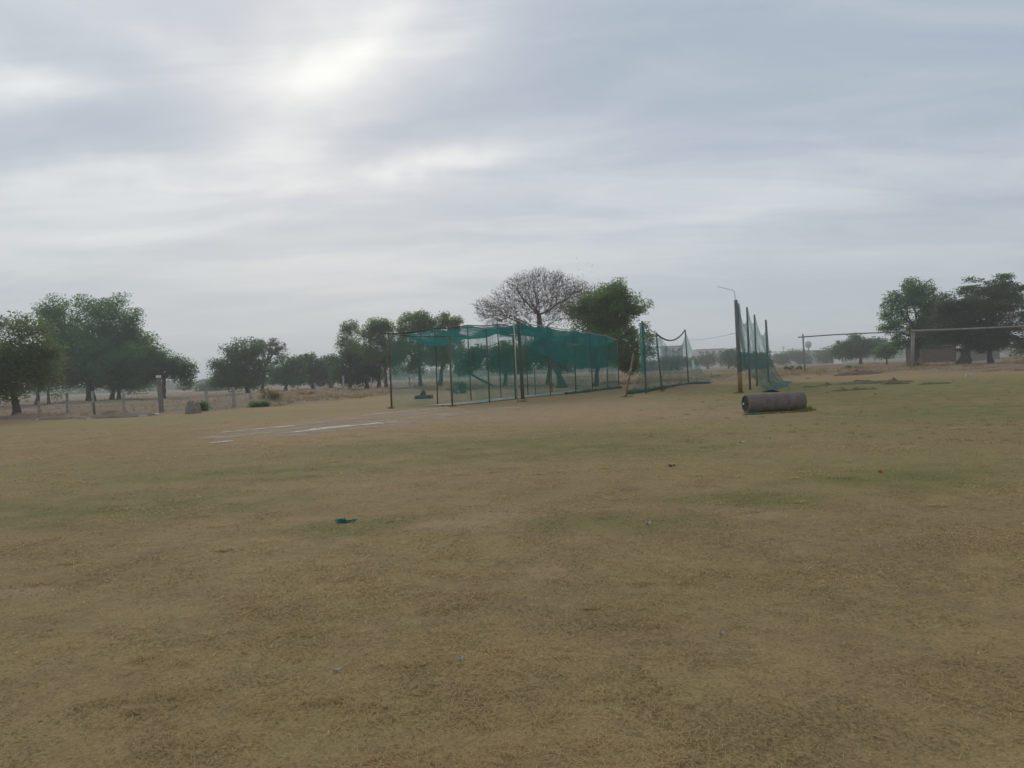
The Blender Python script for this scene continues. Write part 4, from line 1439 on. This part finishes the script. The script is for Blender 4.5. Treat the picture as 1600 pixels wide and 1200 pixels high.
# ------------------------------------------------------------------ soil mounds, stones, heaps, bushes
def mound(label, px, py, w, dep, h, m, name='soil_mound', cat='mound', group=None, lump=1.0, d=None, dome=.8):
    h = h * .85 if name == 'soil_mound' else h
    c = on(px, py, d) if d else at(px, py)
    nu, nv = 40, 12
    sx = random.random() * 50
    vs, fs = [(0, 0, h * (1 - .55 * lump + 1.1 * lump * float(fbm(sx, 0.0, 3))) * (.7 + .6 * float(vnoise(sx, 0.0))))], []
    for i in range(1, nv + 1):
        r = i / nv
        for j in range(nu):
            a = 2 * math.pi * j / nu
            rr = r * (1 + .25 * (float(vnoise(sx + 2 * math.cos(a), 2 * math.sin(a) + sx)) - .5))
            x, y = math.cos(a) * rr * w / 2, math.sin(a) * rr * dep / 2
            z = h * (1 - r * r) ** dome if r < 1 else -.08
            z *= (1 - .55 * lump + 1.1 * lump * float(fbm(x * 2.2 + sx, y * 2.2, 3))) * (.7 + .6 * float(vnoise(x * 7 + sx, y * 7))) if r < 1 else 1
            vs.append((x, y, z + gz(c.x + x, c.y + y) - c.z))
    for j in range(nu):
        fs.append((0, 1 + j, 1 + (j + 1) % nu))
        for i in range(nv - 1):
            a, b = 1 + i * nu, 1 + (i + 1) * nu
            fs.append((a + j, b + j, b + (j + 1) % nu, a + (j + 1) % nu))
    o = MB().add(vs, fs).build(name, m, None, False, origin=c)
    return tag(o, label, cat, group)


GMd = 'low mounds of dug soil on the turf'
mound('long reddish soil mound farthest back beside the black stake', 1338, 586, 4.6, 2.2, .36, M['soil'], group=GMd)
mound('broad dark clod heap in the middle of the right turf', 1365, 599, 5.2, 1.0, .22, M['clod'], group=GMd)
mound('small dark clod left of the broad clod heap', 1312, 611, .85, .5, .16, M['clod'], group=GMd)
mound('narrow dark clod just right of the tall side net', 1268, 605, 1.1, .5, .14, M['clod'], group=GMd)
mound('low grassy clod just above the small dark clod', 1290, 602, .9, .5, .14, M['clod'], group=GMd)
mound('flat dark clod right of the small dark clod', 1345, 609, 1.6, .6, .13, M['clod'], group=GMd)
mound('dark clod patch on the right under the pipe frame', 1460, 600, 1.9, .6, .15, M['clod'], group=GMd)
mound('earth hump beside the broad clod heap', 1398, 600, 1.6, .8, .28, M['clod'], group=GMd)
mound('tiny dark clod between the roller and the trees', 1262, 592, .6, .4, .1, M['clod'], group=GMd)
mound('low earth bank at the foot of the nearest left tree', 30, 657, 4.5, 1.6, .2, M['dusty_soil'], 'earth_bank', 'bank')
mound('low earth bank round the foot of the thin fence posts', 185, 650, 4.6, 1.4, .22, M['dusty_soil'], 'earth_bank', 'bank')
mound('low earth bank between the nearest left tree and the fence posts', 95, 655, 3.4, 1.2, .18, M['dusty_soil'], 'earth_bank', 'bank')
mound('pale pile of rubble and brush at the end of the left fence', 302, 646, .95, .8, .75, M['rubble'], 'rubble_pile', 'pile', lump=.9, dome=.5)
mound('dark heap of covers lying in front of the far net wall', 661, 623, 1.3, .8, .27, M['dark_cloth'], 'cover_heap', 'heap', lump=.3, dome=.3)
mound('black bundle resting on the dark heap of covers', 661.5, 621.5, .46, .36, .47, M['dark_cloth'], 'bundle', 'bundle', lump=.12, dome=.22)
mound('pale bundle at the right end of the dark heap', 673, 622.5, .36, .3, .28, M['rubble'], 'bundle', 'bundle', lump=.2, dome=.3)

for lb, px, py, s in (('white stone slab leaning near the foot of the gate pillar', 238, 649, (.85, .25, .12)), ('pale stone left of the white slab by the left fence', 223, 651, (.45, .25, .12)),
                      ('pale stone under the domed tree at the turf edge', 138, 655.5, (.3, .2, .1)), ('small pale stone beside the earth bank at far left', 58, 658.5, (.18, .15, .18)),
                      ('white block lying in the scrub left of the green bush row', 354, 634, (.5, .3, .14)), ('small pale stone on the right turf under the pipe frame', 1514, 588, (.4, .3, .16)),
                      ('small pale stone beside the run up right of the chalk line', 596, 664, (.25, .2, .06))):
    p = at(px, py)
    mb = MB().box((0, 0, s[2] * .4), s, random.uniform(-.3, .3), .78)
    o = mb.build('stone', M['stone'] if 'pale' in lb else M['white'], None, origin=p)
    bv = o.modifiers.new('bevel', 'BEVEL')
    bv.width, bv.segments = .02, 2
    tag(o, lb, 'stone')


def bush(label, px, py, w, h, leafm, n=900, leaf=.10, d=None, group='bushes along the field edge'):
    c = on(px, py, d) if d else at(px, py)
    t = thing('bush', label, 'bush', c, group)
    k = max(8, n // 50)
    u = RNG.normal(size=(k, 3))
    u /= np.linalg.norm(u, axis=1, keepdims=True)
    u *= RNG.random((k, 1)) ** .5
    cc = u * np.array([w / 2, w / 3, h * .5]) + np.array([0, 0, h * .5])
    p = cc[RNG.integers(0, k, n)] + RNG.normal(size=(n, 3)) * np.array([.16, .16, .12]) * (h + .3)
    p[:, 2] = np.abs(p[:, 2])
    v, f = leaf_quads(p, leaf)
    link('foliage', mesh_np('foliage', v, f), leafm, t)
    mb = MB()
    for i in range(7):
        e = cc[i % k]
        mb.tube([(random.gauss(0, .08), random.gauss(0, .05), -.05), Vector(e) * .55, Vector(e)], [.025, .018, .008], n=5)
    mb.build('stems', M['bark'], t)


bush('dense green bush beside the rubble pile at the left fence', 317, 642, .75, .5, M['leaf_mid'], 900, .11)
bush('low green bush row trailing at the turf edge left of the net', 402, 636, 1.6, .32, M['leaf_mid'], 900, .12)
bush('dry grey bush above the low green bush row', 425, 631, 2.0, .7, M['leaf_dry'], 700, .12, 58)
bush('dry twiggy bush midway along the pale post fence', 480, 624, 2.0, .5, M['leaf_dry'], 600, .13, 70)
bush('green weedy clump in the scrub right of the middle net', 1120, 590, 1.8, .4, M['leaf_mid'], 600, .13, 76)
bush('green weed clump in the scrub under the left pipe arm', 1330, 574, 3.5, .5, M['leaf_mid'], 600, .2, 92)
bush('dry weed clump at the foot of the thick pipe post', 1428, 566, 2.6, .6, M['leaf_dry'], 500, .18, 88)
bush('olive weed clump beside the far side of the tall net', 1240, 577, 3.0, .45, M['leaf_mid'], 500, .2, 100)
bush('low bush between the net posts and the airy trees', 720, 606, 2.2, .9, M['leaf_dark'], 900, .14, 66)


def scrub():
    n = 36000
    az = RNG.uniform(-0.64, 0.64, n * 3)
    re = np.interp(az, E_AZ, E_R)
    r = re + 1.0 + (RNG.random(n * 3) ** 1.6) * 110
    x, y = np.sin(az) * r, np.cos(az) * r
    keep = (fbm(x * .22 + 11, y * .22, 3) > .47) & (beyond(x, y) > .6) & ((az > -.3) | (RNG.random(n * 3) < .2))
    x, y = x[keep][:n], y[keep][:n]
    r = np.hypot(x, y)
    z = ter(x, y)
    m = len(x)
    h = RNG.uniform(.06, .26, m) * (.5 + fbm(x * .1, y * .1 + 70, 2))
    a = RNG.uniform(0, np.pi, m)
    w = .010 + .0005 * r
    dx, dy = np.cos(a) * w, np.sin(a) * w
    lx, ly = RNG.normal(size=m) * h * .5, RNG.normal(size=m) * h * .5
    v = np.stack([np.stack([x - dx, y - dy, z - .02], 1), np.stack([x + dx, y + dy, z - .02], 1), np.stack([x + lx, y + ly, z + h], 1)], 1)
    o = link('dry_scrub', mesh_np('dry_scrub', v.reshape(-1, 3), np.arange(3 * m).reshape(m, 3)), M['dry_weed'])
    tag(o, 'dry brown weeds covering the waste ground beyond the turf', 'scrub', kind='stuff')


scrub()


def turf_blades():
    n = 430000
    u = RNG.random(n)
    r = 2.3 * (34 / 2.3) ** u
    az = RNG.uniform(-0.72, 0.72, n)
    x, y = np.sin(az) * r, np.cos(az) * r
    k = fbm(x * 2.2, y * 2.2, 3) + .25 * (vnoise(x * 9, y * 9) - .5)
    keep = RNG.random(n) < np.clip((k - .30) * 2.6, .12, 1)
    x, y, r = x[keep], y[keep], r[keep]
    m = len(x)
    z = ter(x, y)
    h = RNG.uniform(.002, .011, m) * (1 + r * .01)
    w = (.0011 + .00042 * r) * RNG.uniform(.6, 1.4, m)
    a = RNG.uniform(0, np.pi, m)
    dx, dy = np.cos(a) * w, np.sin(a) * w
    L = RNG.uniform(.01, .05, m) * (1 + r * .02)
    b = RNG.uniform(0, 2 * np.pi, m)
    v = np.stack([np.stack([x - dx, y - dy, z - .004], 1), np.stack([x + dx, y + dy, z - .004], 1), np.stack([x + np.cos(b) * L, y + np.sin(b) * L, z + h], 1)], 1)
    o = link('grass', mesh_np('grass', v.reshape(-1, 3), np.arange(3 * m).reshape(m, 3)), blade_mat())
    tag(o, 'short dry trampled grass of the playing field', 'grass', kind='stuff')


turf_blades()



def dead_straw():
    k = 900
    rr = 2.4 * (22 / 2.4) ** RNG.random(k)
    az = RNG.uniform(-0.7, 0.7, k)
    cx, cy = np.sin(az) * rr, np.cos(az) * rr
    ok = fbm(cx * .7 + 20, cy * .7 + 4, 3) > .47
    cx, cy, rr = cx[ok], cy[ok], rr[ok]
    n = 42000
    i = RNG.integers(0, len(cx), n)
    sp = RNG.uniform(.02, .11, len(cx))[i] * (1 + .06 * rr[i])
    x, y = cx[i] + RNG.normal(size=n) * sp * 1.4, cy[i] + RNG.normal(size=n) * sp
    # and single straws lying anywhere
    m = 12000
    r2 = 2.4 * (20 / 2.4) ** RNG.random(m)
    a2 = RNG.uniform(-0.7, 0.7, m)
    x, y = np.concatenate([x, np.sin(a2) * r2]), np.concatenate([y, np.cos(a2) * r2])
    n += m
    r = np.hypot(x, y)
    z = ter(x, y)
    a = RNG.uniform(0, 2 * np.pi, n)
    L = RNG.uniform(.012, .05, n)
    w = .0010 + .0003 * r
    ux, uy = np.cos(a), np.sin(a)
    h0, h1 = RNG.uniform(.003, .012, n), RNG.uniform(.004, .022, n)
    P = lambda sx, wx, h: np.stack([x + ux * L * sx - uy * w * wx, y + uy * L * sx + ux * w * wx, z + h], 1)
    v = np.stack([P(-.5, -1, h0), P(.5, -.6, h1), P(.5, .6, h1), P(-.5, 1, h0)], 1)
    o = link('dead_straw', mesh_np('dead_straw', v.reshape(-1, 3), np.arange(4 * n).reshape(n, 4)), M['straw'])
    tag(o, 'pale dead straw lying in wisps on the turf', 'straw', kind='stuff')


dead_straw()



def tufts():
    c = []
    for _ in range(46):                     # round the roller
        k = random.random()
        p = flat(1166 + 98 * k, 648 - 6 * k)
        c.append((p.x + random.gauss(0, .05), p.y + random.gauss(-.02, .05), .09 if k > .8 else .05))
    for _ in range(14):
        p = flat(1264 + random.gauss(2, 4), 641)
        c.append((p.x, p.y + random.uniform(0, .5), .13))
    for (px, py) in ((1157, 615), (819, 627), (707, 635), (612, 638), (977, 621), (1035, 611), (1201, 598)):
        p = flat(px, py)
        for _ in range(7):
            c.append((p.x + random.gauss(0, .13), p.y + random.gauss(0, .13), .10))
    for _ in range(150):                    # scattered weeds on the greener side
        p = flat(random.uniform(1000, 1600), random.uniform(592, 700))
        c.append((p.x, p.y, random.uniform(.02, .05)))
    for _ in range(70):
        p = flat(random.uniform(0, 1600), random.uniform(650, 900))
        c.append((p.x, p.y, random.uniform(.012, .03)))
    c = np.array(c)
    n = 18
    x = np.repeat(c[:, 0], n) + RNG.normal(size=len(c) * n) * .05
    y = np.repeat(c[:, 1], n) + RNG.normal(size=len(c) * n) * .05
    h = np.repeat(c[:, 2], n) * RNG.uniform(.4, 1.5, len(c) * n)
    r = np.hypot(x, y)
    z = ter(x, y)
    a = RNG.uniform(0, np.pi, len(x))
    w = .002 + .0003 * r
    dx, dy = np.cos(a) * w, np.sin(a) * w
    lx, ly = RNG.normal(size=len(x)) * h * .5, RNG.normal(size=len(x)) * h * .5
    v = np.stack([np.stack([x - dx, y - dy, z - .01], 1), np.stack([x + dx, y + dy, z - .01], 1), np.stack([x + lx, y + ly, z + h], 1)], 1)
    o = link('weed_tufts', mesh_np('weed_tufts', v.reshape(-1, 3), np.arange(len(x) * 3).reshape(-1, 3)), M['tuft'])
    tag(o, 'green weed tufts on the turf and round the roller', 'weeds', kind='stuff')


tufts()

# ------------------------------------------------------------------ litter on the turf
def scrap(label, px, py, w, l, m, name='paper_scrap', cat='litter', rz=0.0, curl=.01):
    p = flat(px, py)
    z = gz(p.x, p.y)
    vs, fs = [], []
    for i in range(5):
        for j in range(3):
            x, y = (i / 4 - .5) * l * (1 - .25 * abs(j - 1)), (j / 2 - .5) * w * (1 - .3 * abs(i - 2) / 2)
            vs.append((x, y, .012 + curl * math.sin(i * 1.7 + j)))
    n = len(vs)
    vs += [(a, b, c - .003) for a, b, c in vs]
    for i in range(4):
        for j in range(2):
            q = (i * 3 + j, (i + 1) * 3 + j, (i + 1) * 3 + j + 1, i * 3 + j + 1)
            fs += [q, tuple(k + n for k in reversed(q))]
    o = MB().add(vs, fs).build(name, m, None, origin=(p.x, p.y, z))
    o.rotation_euler.z = rz
    tag(o, label, cat)


scrap('small white paper scrap on the turf nearest to the camera', 720, 1032, .014, .036, M['pale_paint'], rz=.6)
scrap('tiny pale paper scrap on the dark turf at lower right', 1127, 990, .010, .036, M['pale_paint'])
scrap('orange dead leaf on the green patch at right', 1376, 739, .05, .075, M['orange'], 'dead_leaf', 'leaf', .3, .03)
scrap('brown curled leaf on the turf in front of the roller', 1050, 729, .05, .13, M['rust'], 'dead_leaf', 'leaf', .1, .03)
scrap('yellowish wrapper on the turf below the green patch', 1013, 823, .04, .06, M['pale_paint'], 'wrapper', 'litter', .2, .02)
scrap('pale flat wrapper lying on bare turf in front of the tall side net', 1158, 690, .06, .16, M['pale_paint'], 'wrapper', 'litter', .0, .01)
scrap('small pale straw bit left of the nearest paper scrap', 525, 1048, .008, .08, M['pale_paint'], 'straw', 'straw', .8, .005)
